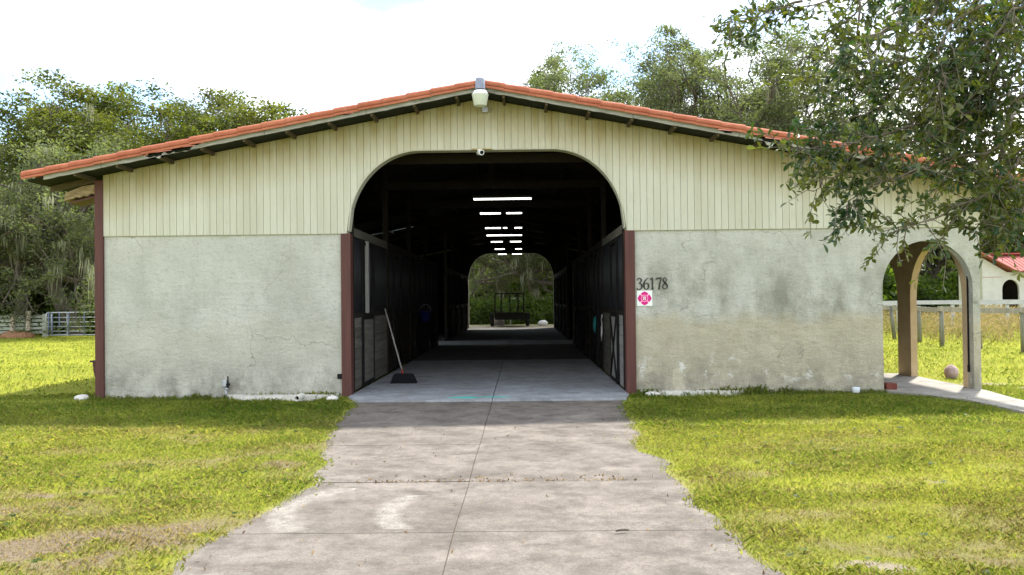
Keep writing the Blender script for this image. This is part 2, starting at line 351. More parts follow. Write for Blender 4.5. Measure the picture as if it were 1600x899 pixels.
WHITEWALL = simple('white_outbuilding_stucco', (0.50, 0.50, 0.47), (0.60, 0.60, 0.57), 2, 0.9, 0.15, 0.3, 20)
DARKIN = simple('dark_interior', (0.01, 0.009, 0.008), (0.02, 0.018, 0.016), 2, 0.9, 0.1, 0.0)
BARK = simple('oak_bark', (0.075, 0.062, 0.05), (0.19, 0.165, 0.14), 5, 0.95, 0.1, 0.9, 14, (3, 3, 0.7), bdist=0.05)
TWIG = simple('twig_bark', (0.10, 0.085, 0.065), (0.22, 0.19, 0.155), 12, 0.9, 0.1, 0.3, 60)
TEAL = simple('teal_paint', (0.05, 0.42, 0.36), (0.10, 0.55, 0.47), 9, 0.8, 0.2, 0.2, 50)
TEALROPE = simple('teal_webbing', (0.02, 0.16, 0.17), (0.03, 0.22, 0.22), 20, 0.8, 0.2, 0.2, 80)
WROPE = simple('white_rope', (0.42, 0.42, 0.40), (0.55, 0.55, 0.52), 30, 0.8, 0.2, 0.3, 120)
BLUEP = simple('blue_plastic', (0.012, 0.016, 0.12), (0.02, 0.025, 0.16), 8, 0.4, 0.45, 0.0)
REDP = simple('red_plastic', (0.20, 0.035, 0.02), (0.26, 0.05, 0.03), 8, 0.45, 0.4, 0.0)
HANDLE = simple('pale_handle', (0.26, 0.255, 0.235), (0.34, 0.33, 0.31), 8, 0.5, 0.3, 0.0)
BRISTLE = simple('black_bristles', (0.006, 0.006, 0.008), (0.016, 0.017, 0.02), 60, 0.9, 0.08, 0.7, 140, (6, 6, 0.3))
TUBE = emit('lit_tube', (1.0, 0.97, 0.90), 3.2)
SKYL = NT('skylight_fibreglass'); SKYL.fin((0.75, 0.78, 0.76), 0.5)
_tr = SKYL.n('ShaderNodeBsdfTranslucent'); _tr.inputs['Color'].default_value = (0.62, 0.65, 0.64, 1); SKYL.l(_tr.outputs[0], SKYL.out.inputs['Surface']); SKYL = SKYL.m
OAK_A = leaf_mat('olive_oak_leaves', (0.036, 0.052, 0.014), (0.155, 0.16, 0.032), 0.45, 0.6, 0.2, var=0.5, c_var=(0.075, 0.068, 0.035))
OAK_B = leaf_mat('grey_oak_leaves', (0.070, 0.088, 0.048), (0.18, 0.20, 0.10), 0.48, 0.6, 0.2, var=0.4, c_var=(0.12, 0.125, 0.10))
BUSH = leaf_mat('bush_leaves', (0.025, 0.05, 0.010), (0.11, 0.16, 0.02), 0.5, 0.55, 0.25, var=0.4, c_var=(0.05, 0.055, 0.02))
FORE = leaf_mat('live_oak_leaves', (0.020, 0.052, 0.017), (0.135, 0.145, 0.030), 0.34, 0.30, 0.55, (1.7, 1.8, 0.6))
MOSS = leaf_mat('spanish_moss', (0.15, 0.16, 0.11), (0.33, 0.34, 0.25), 0.45, 0.9, 0.05, (1.1, 1.1, 0.9))
WEED = leaf_mat('tall_dry_weeds', (0.15, 0.16, 0.04), (0.36, 0.27, 0.15), 0.3, 0.8, 0.1, (1.1, 1.1, 0.8))
GRASS = m_grass(); LAWN = m_lawn()

# ------------------------------------------------------------------ ground
def drive_l(y):   # grown-over left edge of the drive
    return np.interp(y, [-16, -10, -9.2, -8.4, -7.2, -5.4, -3.4, -1.2, 0], [-1.5, -1.42, -1.58, -1.42, -1.36, -1.5, -1.8, -2.1, -2.3])
def drive_r(y):
    return np.interp(y, [-16, -10, -8.4, -7.2, -5.4, -3.4, -1.2, 0], [2.1, 2.06, 1.97, 1.96, 1.9, 1.92, 2.14, 2.35])
def edge_wob(y, k): return (fbm(y*1.1 + k, y*0 + k, 4) - 0.5) * 0.42
PATCH = [(-3.0, -9.2, 0.75, 0.35, 1.0), (-4.1, -8.2, 0.9, 0.3, 0.9), (-3.3, -7.6, 0.9, 0.22, 0.7), (-2.2, -9.3, 0.55, 0.5, 1.0), (-2.0, -8.9, 0.5, 0.3, 0.9),
         (-5.2, -7.4, 1.0, 0.25, 0.8), (-2.0, -6.3, 0.5, 0.4, 0.6), (2.5, -6.9, 0.5, 0.3, 0.8), (3.2, -7.6, 0.7, 0.25, 0.55), (2.6, -8.6, 0.4, 0.3, 0.6), (4.2, -5.6, 1.2, 0.3, 0.5),
         (4.9, -8.6, 0.5, 0.2, 0.7), (2.6, -3.6, 0.5, 0.4, 0.5), (-2.3, -3.0, 0.45, 0.8, 0.6), (3.6, -9.6, 0.5, 0.15, 0.8), (5.2, -7.9, 0.6, 0.2, 0.6), (-3.6, -9.9, 0.5, 0.2, 0.7)]
def dryness(x, y):
    d = np.clip((fbm(x*0.9 + 5, y*1.5 + 9, 5) - 0.50) * 4.0, 0, 1) * np.where(x > 0, 0.4, 0.55)
    d = d + np.clip((fbm(x*3.1, y*4.2, 3) - 0.55) * 3.0, 0, 1) * 0.45
    for cx, cy, rx, ry, a in PATCH:
        q = ((x-cx)/rx)**2 + ((y-cy)/ry)**2
        d = d + np.where(x > 0, 0.7, 1.25) * a * np.exp(-q) * np.clip(3.4*fbm(x*2.6 + 3, y*4.2 + 1, 4) - 1.15, 0, 1.2)
    d = d * np.interp(y, [-4.2, -2.6], [1.0, 0.18])  # less dry inside the barn's shadow: its shade colour put into the lawn
    far = np.clip((y - 1) / 6, 0, 1); d = d * (1 - 0.75*far)
    return np.clip(d, 0, 1)
def sandiness(x, y):
    e = np.minimum(np.abs(x - drive_l(y) - edge_wob(y, 3)), np.abs(x - drive_r(y) - edge_wob(y, 8)))
    s = 0.5*np.exp(-(e/0.10)**2) * (y > -14) * (y < 0) * (0.3 + fbm(x*3, y*3, 3))
    for cx, cy, rx, ry in ((4.05, -7.35, 0.24, 0.10), (8.9, 1.2, 0.5, 0.35), (9.4, 0.4, 0.6, 0.2), (2.6, -9.8, 0.3, 0.15)):
        s = s + 1.5*np.exp(-((x-cx)/rx)**2 - ((y-cy)/ry)**2)*np.clip(3*fbm(x*5, y*7, 3) - 0.9, 0, 1)
    s = s + 1.0*((y > 36) & (y < 44) & (np.abs(x) < 5))
    return np.clip(s, 0, 1)
def ground_z(x, y):
    z = (fbm(x*0.5, y*0.5, 3) - 0.5) * 0.05 - 0.018
    inside = (x > -6.7) & (x < 8.4) & (y > -0.9) & (y < 36)
    z = np.where(inside, np.minimum(z, -0.03), z)
    e = np.maximum(drive_l(y) + edge_wob(y, 3) - x, x - drive_r(y) - edge_wob(y, 8))     # metres outside the drive
    z = np.where((y < 0.2) & (np.abs(e) < 0.6), np.maximum(z, -0.004) * 0 - 0.002, z)
    return np.where((y < 0.2) & (e < -0.06), -0.03, z)
def axis(lo, a, b, hi, step):
    v = list(np.arange(a, b + 1e-6, step)); s = step; c = b
    while c < hi: s *= 1.22; c += s; v.append(c)
    s = step; c = a
    while c > lo: s *= 1.22; c -= s; v.insert(0, c)
    return np.array(v)
ax = axis(-900, -8, 10, 900, 0.07); ay = axis(-60, -11.5, 1.0, 1200, 0.07)
GX, GY = np.meshgrid(ax, ay); nx, ny = len(ax), len(ay)
me = bpy.data.meshes.new('lawn')
gv = np.stack([GX.ravel(), GY.ravel(), ground_z(GX, GY).ravel()], 1).astype(np.float32)
idx = np.arange(nx*ny).reshape(ny, nx)
q = np.stack([idx[:-1,:-1], idx[:-1,1:], idx[1:,1:], idx[1:,:-1]], -1).reshape(-1, 4).astype(np.int32)
me.vertices.add(len(gv)); me.vertices.foreach_set('co', gv.ravel()); me.loops.add(q.size); me.loops.foreach_set('vertex_index', q.ravel())
me.polygons.add(len(q)); me.polygons.foreach_set('loop_start', np.arange(0, q.size, 4, dtype=np.int32)); me.polygons.foreach_set('loop_total', np.full(len(q), 4, dtype=np.int32))
for nm, fn in (('dry', dryness), ('sand', sandiness)):
    a = me.attributes.new(nm, 'FLOAT', 'POINT'); a.data.foreach_set('value', fn(GX, GY).ravel().astype(np.float32))
me.update(calc_edges=True); me.materials.append(LAWN); me.polygons.foreach_set('use_smooth', np.ones(len(q), dtype=bool))
tag(link('lawn', me), kind='structure')

# driveway of cast slabs with open joints
drv = empty('driveway', (0.1, -6, 0)); drv['kind'] = 'structure'
rows = [-0.97, -3.15, -5.2, -7.22, -8.95, -10.8, -12.9, -15.2, -18]
for i in range(len(rows) - 1):
    y1, y0 = rows[i] - 0.005, rows[i+1] + 0.005
    ys = np.linspace(y0, y1, 14)
    el = drive_l(ys) + edge_wob(ys, 3); er = drive_r(ys) + edge_wob(ys, 8)
    dz = rnd.uniform(-0.004, 0.004)
    jt = lambda y: 0.1 + 0.004*math.sin(y*2.3)
    MB().slab([(float(x), float(y)) for x, y in zip(el[::-1], ys[::-1])] + [(jt(y) - 0.004, float(y)) for y in ys], -0.1, 0.004 + dz).build('slab', DRIVE, drv)
    MB().slab([(jt(y) + 0.004, float(y)) for y in ys[::-1]] + [(float(x), float(y)) for x, y in zip(er, ys)], -0.1, 0.004 + rnd.uniform(-0.003, 0.003)).build('slab', DRIVE, drv)
jb = MB().slab([(-1.2, -18), (1.7, -18), (1.7, -0.98), (-1.2, -0.98)], -0.09, -0.009).build('joint_bed', simple('joint_dirt', (0.10, 0.09, 0.06), (0.17, 0.15, 0.11), 9, 0.95, 0.1), drv)

# barn floor and the side path
fl = empty('barn_floor', (0, 15, 0)); fl['kind'] = 'structure'
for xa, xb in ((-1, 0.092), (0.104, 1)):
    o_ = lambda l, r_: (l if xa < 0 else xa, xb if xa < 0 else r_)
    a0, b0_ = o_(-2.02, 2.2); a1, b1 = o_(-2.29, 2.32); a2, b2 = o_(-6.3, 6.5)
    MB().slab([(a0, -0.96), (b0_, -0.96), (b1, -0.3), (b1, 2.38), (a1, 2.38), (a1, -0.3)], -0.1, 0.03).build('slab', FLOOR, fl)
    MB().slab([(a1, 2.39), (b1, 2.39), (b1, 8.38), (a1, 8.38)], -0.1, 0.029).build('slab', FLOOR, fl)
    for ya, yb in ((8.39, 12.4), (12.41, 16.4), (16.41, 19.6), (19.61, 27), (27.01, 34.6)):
        MB().slab([(a2, ya), (b2, ya), (b2, yb), (a2, yb)], -0.1, 0.029).build('slab', FLOOR if ya == 16.41 else SHADEFLOOR, fl)  # dark slabs stand for shade, the pale one for light crossing the aisle
pp = empty('side_path', (7.5, -1, 0)); pp['kind'] = 'structure'
MB().slab([(6.62, 0.3), (6.62, -0.15), (6.95, -0.75), (7.25, -1.5), (7.3, -3.2), (7.95, -3.2), (8.02, -1.4), (8.2, -0.25), (8.26, 3.2), (6.62, 3.2)], -0.08, 0.026).build('slab', PATHC, pp)
MB().slab([(7.3, -3.22), (7.3, -6), (7.95, -6), (7.95, -3.22)], -0.08, 0.022).build('slab', PATHC, pp)
# turquoise paint spilt on the floor
for k, (cx, cy, rx, ry) in enumerate(((-0.35, -0.62, 0.24, 0.10), (0.08, -0.60, 0.28, 0.055))):
    pts = []
    for j in range(36):
        th = 2*math.pi*j/36; w = 0.75 + 0.55*float(vnoise(3 + 1.9*math.cos(th)*2 + k*9, 5 + 1.9*math.sin(th)*2))
        pts.append((cx + rx*w*math.cos(th) + 0.03*math.sin(5*th), cy + ry*w*math.sin(th)))
    MB().slab(pts, 0.0302, 0.0335).build('paint_spill', TEAL, fl)

# ------------------------------------------------------------------ the barn
barn = empty('barn', (0, 0, 0), 'long cream barn with arched drive-through aisle, stucco base and terracotta roof edge', 'barn')
XL, XR, XC, LEN = -6.46, 8.23, -0.06, 34.6
SL = 0.19
def zu(x): return 4.99 - SL*abs(x - XC)      # underside of the roof deck
ZS = 2.74                                    # top of the stucco
def arch(x, half=2.33, flat=1.1, spring=2.79, top=4.13):
    a = abs(x)
    if a <= flat: return top
    t = min(1.0, (a - flat) / (half - flat)); return spring + (top - spring) * math.sqrt(max(0.0, 1 - t**2.05))
# stucco front, left of the opening
MB().prism([(XL, -0.06), (-2.44, -0.06), (-2.44, ZS), (XL, ZS)], 0, 0.2).build('stucco_wall', STUCCO, barn)
# right of the opening, with the walkway arch
pts = [(2.47, -0.06), (6.61, -0.06), (6.61, 1.72)]
for k in range(1, 20):
    th = math.pi * (1 - k/20); pts.append((7.36 + 0.75*math.cos(th), 1.72 + 0.79*math.sin(th)))
pts += [(8.11, 1.72), (8.11, -0.06), (XR, -0.06), (XR, ZS), (2.47, ZS)]
MB().prism(pts, 0, 0.2).build('stucco_wall', STUCCO, barn)
# arcade along the walkway: thin wall with arches between piers
def side_arch(y0, y1):
    c = (y0+y1)/2; h = (y1-y0)/2; o = [(y0, 1.55)]
    for k in range(1, 18):
        th = math.pi*(1-k/18); o.append((c + h*math.cos(th), 1.55 + 0.98*math.sin(th)))
    return o + [(y1, 1.55)]
ap = [(0.2, -0.06), (0.36, -0.06)] + side_arch(0.36, 2.42) + [(2.42, -0.06), (3.02, -0.06)] + side_arch(3.02, 5.1) + [(5.1, -0.06), (5.7, -0.06)] + side_arch(5.7, 7.8) + [(7.8, -0.06), (8.4, -0.06)]
ap += side_arch(8.4, 10.5) + [(10.5, -0.06), (11.1, -0.06), (11.1, 3.3), (0.2, 3.3)]
MB().prismx(ap, 8.10, XR - 0.004).build('arcade_wall', ARCHTAN, barn)
MB().box(8.085, 8.10, 0.13, 0.16, 0.35, 1.95).box(8.08, 8.10, 0.12, 0.17, 0.3, 0.42).build('conduit', BLACK, barn)
MB().box(8.14, 8.232, 11.1, LEN, -0.06, 3.3).build('side_wall', ARCHTAN, barn)
MB().prismx([(0.2, 0), (16.4, 0), (16.4, 2.6), (19.6, 2.6), (19.6, 0), (LEN, 0), (LEN, 3.6), (0.2, 3.6)], 6.4, 6.6).build('inner_wall', BOARD, barn)
MB().prismx([(0.2, -0.06), (16.4, -0.06), (16.4, 2.6), (19.6, 2.6), (19.6, -0.06), (LEN, -0.06), (LEN, 3.7), (0.2, 3.7)], XL + 0.004, XL + 0.2).build('side_wall', STUCCO, barn)
MB().box(6.605, 6.645, 0.205, 0.26, 0.03, 1.75).build('jamb_trim', OXBLOOD, barn)
# back gable: one wall with the far arch
bk = [(XL, 0), (-2.33, 0)] + [(x, arch(x)) for x in np.linspace(-2.33, 2.33, 41)] + [(2.33, 0), (XR, 0), (XR, zu(XR) - 0.03), (XC, zu(XC) - 0.03), (XL, zu(XL) - 0.03)]
MB().prism([(float(a), float(b)) for a, b in bk], LEN, LEN + 0.18).build('rear_wall', SIDING, barn)
MB().prism([(float(a), float(b)) for a, b in [(XL + 0.2, 0.03), (-2.4, 0.03)] + [(x, arch(x) + 0.02) for x in np.linspace(-2.4, 2.4, 41)] + [(2.4, 0.03), (XR - 0.2, 0.03), (XR - 0.2, zu(XR) - 0.04), (XC, zu(XC) - 0.04), (XL + 0.2, zu(XL) - 0.04)]], LEN - 0.03, LEN - 0.002).build('rear_dark_sheet', DARKWOOD, barn)  # dark sheet added so the rear wall's inner face reads as shaded
# boarded backing of the front gable (inside face), follows the arch
bk = [(XL + 0.2, ZS - 0.12), (-2.36, ZS - 0.12)] + [(x, arch(x) + 0.03) for x in np.linspace(-2.36, 2.36, 41)] + [(2.36, ZS - 0.12), (XR - 0.2, ZS - 0.12), (XR - 0.2, zu(XR) - 0.03), (XC, zu(XC) - 0.03), (XL + 0.2, zu(XL) - 0.03)]
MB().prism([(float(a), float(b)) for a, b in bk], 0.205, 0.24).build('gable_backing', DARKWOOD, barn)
# vertical cream boards of the gable, each its own piece
sid = MB().box(XL, -2.36, -0.012, 0.0, ZS - 0.012, ZS + 0.01).box(2.40, XR, -0.012, 0.0, ZS - 0.012, ZS + 0.01).build('siding', simple('drip_edge', (0.45, 0.43, 0.33), (0.55, 0.53, 0.42), 6), barn)
# framing behind the boards so no light comes through the joints
fr = [(XL, ZS), (-2.34, ZS)] + [(float(x), arch(x) + 0.012) for x in np.linspace(-2.34, 2.34, 41)] + [(2.34, ZS), (XR, ZS), (XR, zu(XR) - 0.03), (XC, zu(XC) - 0.03), (XL, zu(XL) - 0.03)]
MB().prism(fr, -0.014, 0.2).build('gable_sheathing', simple('groove_paint', (0.42, 0.40, 0.31), (0.48, 0.465, 0.37), 6), barn)
PW = 0.1130; nb = int(round((XR - XL) / PW)); PW = (XR - XL) / nb
for i in range(nb):
    x0 = XL + i*PW + 0.003; x1 = XL + (i+1)*PW - 0.003
    xs = [x0, (x0*2+x1)/3, (x0+2*x1)/3, x1]
    def zb(x): return ZS - 0.006 if abs(x) > 2.335 else arch(x)
    bot = [(x, zb(x)) for x in xs]; top = [(x1, zu(x1) - 0.012), (x0, zu(x0) - 0.012)]
    if x0 < XC < x1: top.insert(1, (XC, zu(XC) - 0.012))
    MB().prism(bot + top, -0.034 + rnd.uniform(-0.0015, 0.0015), -0.0142).build('plank', SIDING, sid)
# bent trim lining the arch
xs = np.concatenate([np.linspace(-2.33, -1.1, 24), np.linspace(-1.0, 1.0, 6), np.linspace(1.1, 2.33, 24)])
m = MB(); n = len(xs)
V = []
for x in xs:
    z = arch(x); V += [(x, -0.03, z - 0.001), (x, 0.21, z - 0.001), (x*0.994, 0.21, z - 0.016), (x*0.994, -0.036, z - 0.016)]
F = []
for i in range(n-1):
    for k in range(4): F.append((i*4+k, i*4+(k+1)%4, (i+1)*4+(k+1)%4, (i+1)*4+k))
m.add(V, F).build('arch_trim', SIDING, barn)
# posts
for x0, x1, zt in ((-6.60, -6.455, 3.68), (-2.45, -2.285, 2.83), (2.315, 2.48, 2.83)):
    MB().box(x0, x1, -0.05, 0.16, -0.05, zt if x0 < -5 else ZS - 0.005).build('post', OXBLOOD, barn, 0.008)
MB().box(-2.52, -2.45, -0.06, 0.0, 0.30, 0.38).build('strap_hinge', BLACK, barn)

# ---- roof
roof = MB()
YF, YB = -0.62, LEN + 0.6; EL, ER = -7.42, 8.75
def deck(xa, xb, ya, yb, z0=0.0, z1=0.03):
    return [(xa, ya, zu(xa)+z0), (xb, ya, zu(xb)+z0), (xb, yb, zu(xb)+z0), (xa, yb, zu(xa)+z0), (xa, ya, zu(xa)+z1), (xb, ya, zu(xb)+z1), (xb, yb, zu(xb)+z1), (xa, yb, zu(xa)+z1)]
BF = [(3,2,1,0),(4,5,6,7),(0,1,5,4),(1,2,6,5),(2,3,7,6),(3,0,4,7)]
SK = (-5.6, -3.4, 16.8, 18.6)
for a in ((EL, XC, YF, SK[2]), (EL, SK[0], SK[2], SK[3]), (SK[1], XC, SK[2], SK[3]), (EL, XC, SK[3], YB), (XC, ER, YF, YB)): roof.add(deck(*a), BF)
roof = roof.build('roof', SOFFIT, barn)
cl = MB()
for a in ((XL + 0.2, XC, 0.25, SK[2]), (XL + 0.2, SK[0], SK[2], SK[3]), (SK[1], XC, SK[2], SK[3]), (XL + 0.2, XC, SK[3], LEN), (XC, 8.09, 0.25, LEN)): cl.add(deck(*a, -0.011, -0.003), BF)
cl.build('ceiling_dark_sheet', DARKWOOD, roof)  # dark sheet added under the deck to deepen the shade inside
MB().add(deck(SK[0], SK[1], SK[2], SK[3], 0.01, 0.016), BF).build('skylight', SKYL, roof)
# field of barrel tiles behind the rake edge (corrugated courses)
for side, (xa, xb) in enumerate(((XC - 0.02, EL - 0.03), (XC + 0.02, ER + 0.03))):
    for pi, (ya, yb) in enumerate(((YF + 0.14, SK[2]), (SK[3], YB)) if side == 0 else ((YF + 0.14, YB),)):
        ys = np.arange(ya, yb, 0.042); nc = int(abs(xb - xa)/0.38)
        uu = []
        for c in range(nc): uu += [(c/nc, 0.03), ((c+0.999)/nc, 0.055)]
        U = np.array(uu); X = xa + (xb-xa)*U[:,0]
        ZZ = 4.99 - SL*np.abs(X - XC) + 0.03 + U[:,1]
        Yg, Xg = np.meshgrid(ys, X); Zg = np.repeat(ZZ[:,None], len(ys), 1) + 0.035*np.abs(np.sin(Yg*math.pi/0.25))
        W, H = len(ys), len(X); ii = np.arange(W*H).reshape(H, W)
        qq = np.stack([ii[:-1,:-1], ii[1:,:-1], ii[1:,1:], ii[:-1,1:]], -1).reshape(-1,4)
        if side == 0: qq = qq[:, ::-1]
        me = bpy.data.meshes.new('field_tiles'); me.from_pydata(np.stack([Xg.ravel(), Yg.ravel(), Zg.ravel()],1).tolist(), [], qq[:, ::-1].tolist()); me.materials.append(TILE)
        tag(link('field_tiles', me, roof), kind='stuff')
# rake tiles: rounded back with a front flange, each overlapping the one below
def rake_tile():
    m = MB(); prof = []
    prof = [(-0.094, -0.022), (-0.098, 0.012), (-0.076, 0.020)]
    for k in range(0, 10):
        th = math.pi*(1.12 - k/9*1.05); prof.append((0.0 + 0.088*math.cos(th), 0.045 + 0.074*math.sin(th)))
    prof.append((0.10, 0.02))
    L = 0.405; vv = []; n = len(prof)
    for u, s, dz in ((0, 1.035, 0.004), (0.03, 1.04, 0.004), (L*0.95, 0.98, -0.002), (L, 0.96, -0.008)):
        for (y, z) in prof: vv.append((u, y*s, z*s + dz + 0.0))
    ff = []
    for i in range(3):
        for k in range(n-1): ff.append((i*n+k, i*n+k+1, (i+1)*n+k+1, (i+1)*n+k))
    m.add(vv, ff, True); o = m.build('rake_tile', TILE, None); me = o.data; bpy.data.objects.remove(o)
    return me
rt = rake_tile(); RT2 = rt.copy()
for sgn, xe in ((-1, EL - 0.05), (1, ER + 0.05)):
    L = abs(xe - XC) * math.sqrt(1 + SL*SL); n = int(L / 0.385); st = L / n
    for i in range(n):
        u = (i) * st                          # distance from the eave
        x = xe - sgn*u/math.sqrt(1+SL*SL); z = 4.99 - SL*abs(x - XC) + 0.055 + rnd.uniform(-0.004, 0.004)
        o = link('rake_tile', rt, roof)
        ang = math.atan(SL)
        if sgn < 0: o.rotation_euler = (0, -ang + rnd.uniform(-0.006, 0.006), 0); o.location = (x, YF - 0.0 + rnd.uniform(-0.004, 0.004), z)
        else:
            o.scale = (-1, 1, 1); o.rotation_euler = (0, ang + rnd.uniform(-0.006, 0.006), 0); o.location = (x, YF + rnd.uniform(-0.004, 0.004), z)
MB().tube([(XC, YF - 0.05, 5.085), (XC, YF + 0.3, 5.10), (XC, YB, 5.12)], 0.085, 12).build('ridge_tile', TILE, roof)
# fascia boards under the rake, with rotted notches
def fascia(xa, xb, rot):
    xs = np.linspace(xa, xb, int(abs(xb-xa)/0.045)+2); up = []; lo = []
    for x in xs:
        t = 0.0; 
        for cx, w, d in rot: t += d*max(0, 1 - abs(x-cx)/w)*(0.5 + float(vnoise(x*21, 3.3)))
        up.append((float(x), zu(x) + 0.062 - t)); lo.append((float(x), zu(x) - 0.032 + 0.010*float(vnoise(x*9, 1))))
    pts = lo + up[::-1]
    if xb < xa: pts = pts[::-1]
    return MB().prism(pts, YF - 0.038, YF - 0.003)
cuts_l = [XC - 0.02, -1.9, -3.55, -5.15, -6.2, EL + 0.28]
rots_l = [[], [(-2.2, 0.2, 0.05)], [(-4.95, 0.5, 0.11)], [(-5.3, 0.25, 0.12)], [(-6.1, 0.06, 0.05)]]
for i in range(5): fascia(cuts_l[i+1] + 0.004, cuts_l[i] - 0.004, rots_l[i]).build('fascia_board', FASCIA, roof)
cuts_r = [XC + 0.02, 2.4, 4.1, 5.2, 7.0, ER - 0.1]
rots_r = [[], [(3.9, 0.3, 0.06)], [(4.6, 0.45, 0.12)], [(5.35, 0.3, 0.10)], []]
for i in range(5): fascia(cuts_r[i] + 0.004, cuts_r[i+1] - 0.004, rots_r[i]).build('fascia_board', FASCIA, roof)
# lookouts carrying the overhang
for sgn, xe in ((-1, -7.1), (1, 8.6)):
    x = XC + sgn*0.38
    while abs(x) < abs(xe):
        w = 0.02; 
        v = [(x-w, YF, zu(x-w)-0.062), (x+w, YF, zu(x+w)-0.062), (x+w, -0.036, zu(x+w)-0.062), (x-w, -0.036, zu(x-w)-0.062), (x-w, YF, zu(x-w)-0.002), (x+w, YF, zu(x+w)-0.002), (x+w, -0.036, zu(x+w)-0.002), (x-w, -0.036, zu(x-w)-0.002)]
        MB().add(v, BF).build('lookout', LOOK, roof)
        x += sgn*0.69
# left eave: rafter tails, sub fascia and the rotten return under the corner
for k in range(26):
    y = 0.0 + k*1.35
    v = [(EL+0.05, y, zu(EL)-0.10), (XL-0.15, y, zu(XL)-0.13), (XL-0.15, y+0.045, zu(XL)-0.13), (EL+0.05, y+0.045, zu(EL)-0.10), (EL+0.05, y, zu(EL)-0.002), (XL-0.15, y, zu(XL)-0.004), (XL-0.15, y+0.045, zu(XL)-0.004), (EL+0.05, y+0.045, zu(EL)-0.002)]
    MB().add(v, BF).build('rafter_tail', LOOK, roof)
v = []
for k in range(9):
    t = k/8; x = -7.12 + t*0.52; w = float(vnoise(k*1.7, 2))*0.05
    v.append((x, 3.325 + 0.10*t + w))
up = [(-6.6, 3.61), (-6.8, 3.585), (-6.95, 3.53), (-7.1, 3.47)]
MB().prism(v + up, -0.03, 0.5).build('eave_return', ROT, roof)
MB().prism([(-7.05, 3.29), (-6.61, 3.40), (-6.61, 3.425), (-7.05, 3.32)], 0.0, 0.45).build('eave_strip', OXBLOOD, roof)

# ---- inside: posts, stall fronts, tie beams
def stall_front(sgn, y0, y1, kind):
    xf = sgn*2.335                                # aisle face
    a, b = (xf, xf + 0.045) if sgn > 0 else (xf - 0.045, xf)
    L = y1 - y0; first = kind == 'first'
    post = MB(); 
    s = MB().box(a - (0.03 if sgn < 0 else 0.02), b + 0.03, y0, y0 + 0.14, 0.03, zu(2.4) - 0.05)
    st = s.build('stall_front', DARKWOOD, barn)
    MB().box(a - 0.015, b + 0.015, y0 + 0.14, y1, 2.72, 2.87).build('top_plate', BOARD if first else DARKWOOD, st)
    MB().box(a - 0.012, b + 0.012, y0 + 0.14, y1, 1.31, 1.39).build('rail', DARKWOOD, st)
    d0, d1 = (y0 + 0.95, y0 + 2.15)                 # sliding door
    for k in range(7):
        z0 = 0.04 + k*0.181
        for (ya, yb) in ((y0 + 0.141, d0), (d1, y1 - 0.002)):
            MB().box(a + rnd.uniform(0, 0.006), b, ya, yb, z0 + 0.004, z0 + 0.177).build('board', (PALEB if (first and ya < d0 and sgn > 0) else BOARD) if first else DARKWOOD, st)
    ia, ib = (a - 0.045, a - 0.004) if sgn > 0 else (b + 0.004, b + 0.045)
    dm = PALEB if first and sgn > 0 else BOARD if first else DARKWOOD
    dp = MB().box(ia + 0.012, ib - 0.012, d0 + 0.05, d1 - 0.05, 0.08, 1.28).build('door_panel', dm, st)
    br = MB().box(ia, ib, d0, d0 + 0.06, 0.06, 2.68).box(ia, ib, d1 - 0.06, d1, 0.06, 2.68).box(ia, ib, d0 + 0.06, d1 - 0.06, 0.06, 0.12).box(ia, ib, d0 + 0.06, d1 - 0.06, 1.26, 1.34).box(ia, ib, d0 + 0.06, d1 - 0.06, 2.62, 2.68)
    br.build('door_frame', BLACK, st)
    fx = ia - 0.004 if sgn > 0 else ib + 0.004
    for p0, p1 in () if sgn < 0 and first else (((fx, d0 + 0.07, 0.13), (fx, d1 - 0.07, 1.25)), ((fx + sgn*0.003, d1 - 0.07, 0.13), (fx + sgn*0.003, d0 + 0.07, 1.25))):
        MB().tube([p0, p1], 0.018, 6).build('door_brace', BLACK, st)
    # upper grille: bars in front of a dark mesh panel
    MB().box(a + 0.015, b - 0.012, y0 + 0.15, y1 - 0.005, 1.395, 2.715).build('mesh_panel', BARS, st)
    m = MB(); y = y0 + 0.24
    while y < y1 - 0.05:
        m.tube([(xf + sgn*0.006, y, 1.39), (xf + sgn*0.006, y, 2.72)], 0.008, 5); y += 0.11
    tag(m.build('grille_bars', BARS, st), kind='stuff')
    return st
ysl = [0.26, 4.3, 8.3, 12.3]; 
for sgn in (-1, 1):
    for k, y in enumerate(ysl): stall_front(sgn, y, (ysl + [16.3])[k+1], 'first' if k == 0 else 'rest')
    for k, y in enumerate((19.7, 23.4, 27.1, 30.8)): stall_front(sgn, y, y + 3.7, 'rest')
MB().box(-2.31, -2.25, 1.5, 1.6, 1.38, 2.70).build('door_track_post', PALEB, barn)
for y in (0.5, 4.2, 8.2, 12.2, 16.2, 19.8, 23.4, 27.2, 30.8):
    tr = MB().box(-2.6, 2.6, y + 0.30, y + 0.36, 4.02, 4.18).build('tie_beam', DARKWOOD, barn)
    for sgn in (-1, 1):
        xo = -6.2 if sgn < 0 else 8.0
        v = [(XC, y + 0.31, zu(XC)-0.2), (xo, y + 0.31, zu(xo)-0.2), (xo, y + 0.35, zu(xo)-0.2), (XC, y + 0.35, zu(XC)-0.2), (XC, y + 0.31, zu(XC)-0.004), (xo, y + 0.31, zu(xo)-0.004), (xo, y + 0.35, zu(xo)-0.004), (XC, y + 0.35, zu(XC)-0.004)]
        MB().add(v, BF if sgn > 0 else [f[::-1] for f in BF]).build('rafter', DARKWOOD, tr)
    MB().box(-0.12, 0.0, y + 0.29, y + 0.37, 4.185, 4.75).build('king_post', DARKWOOD, tr)
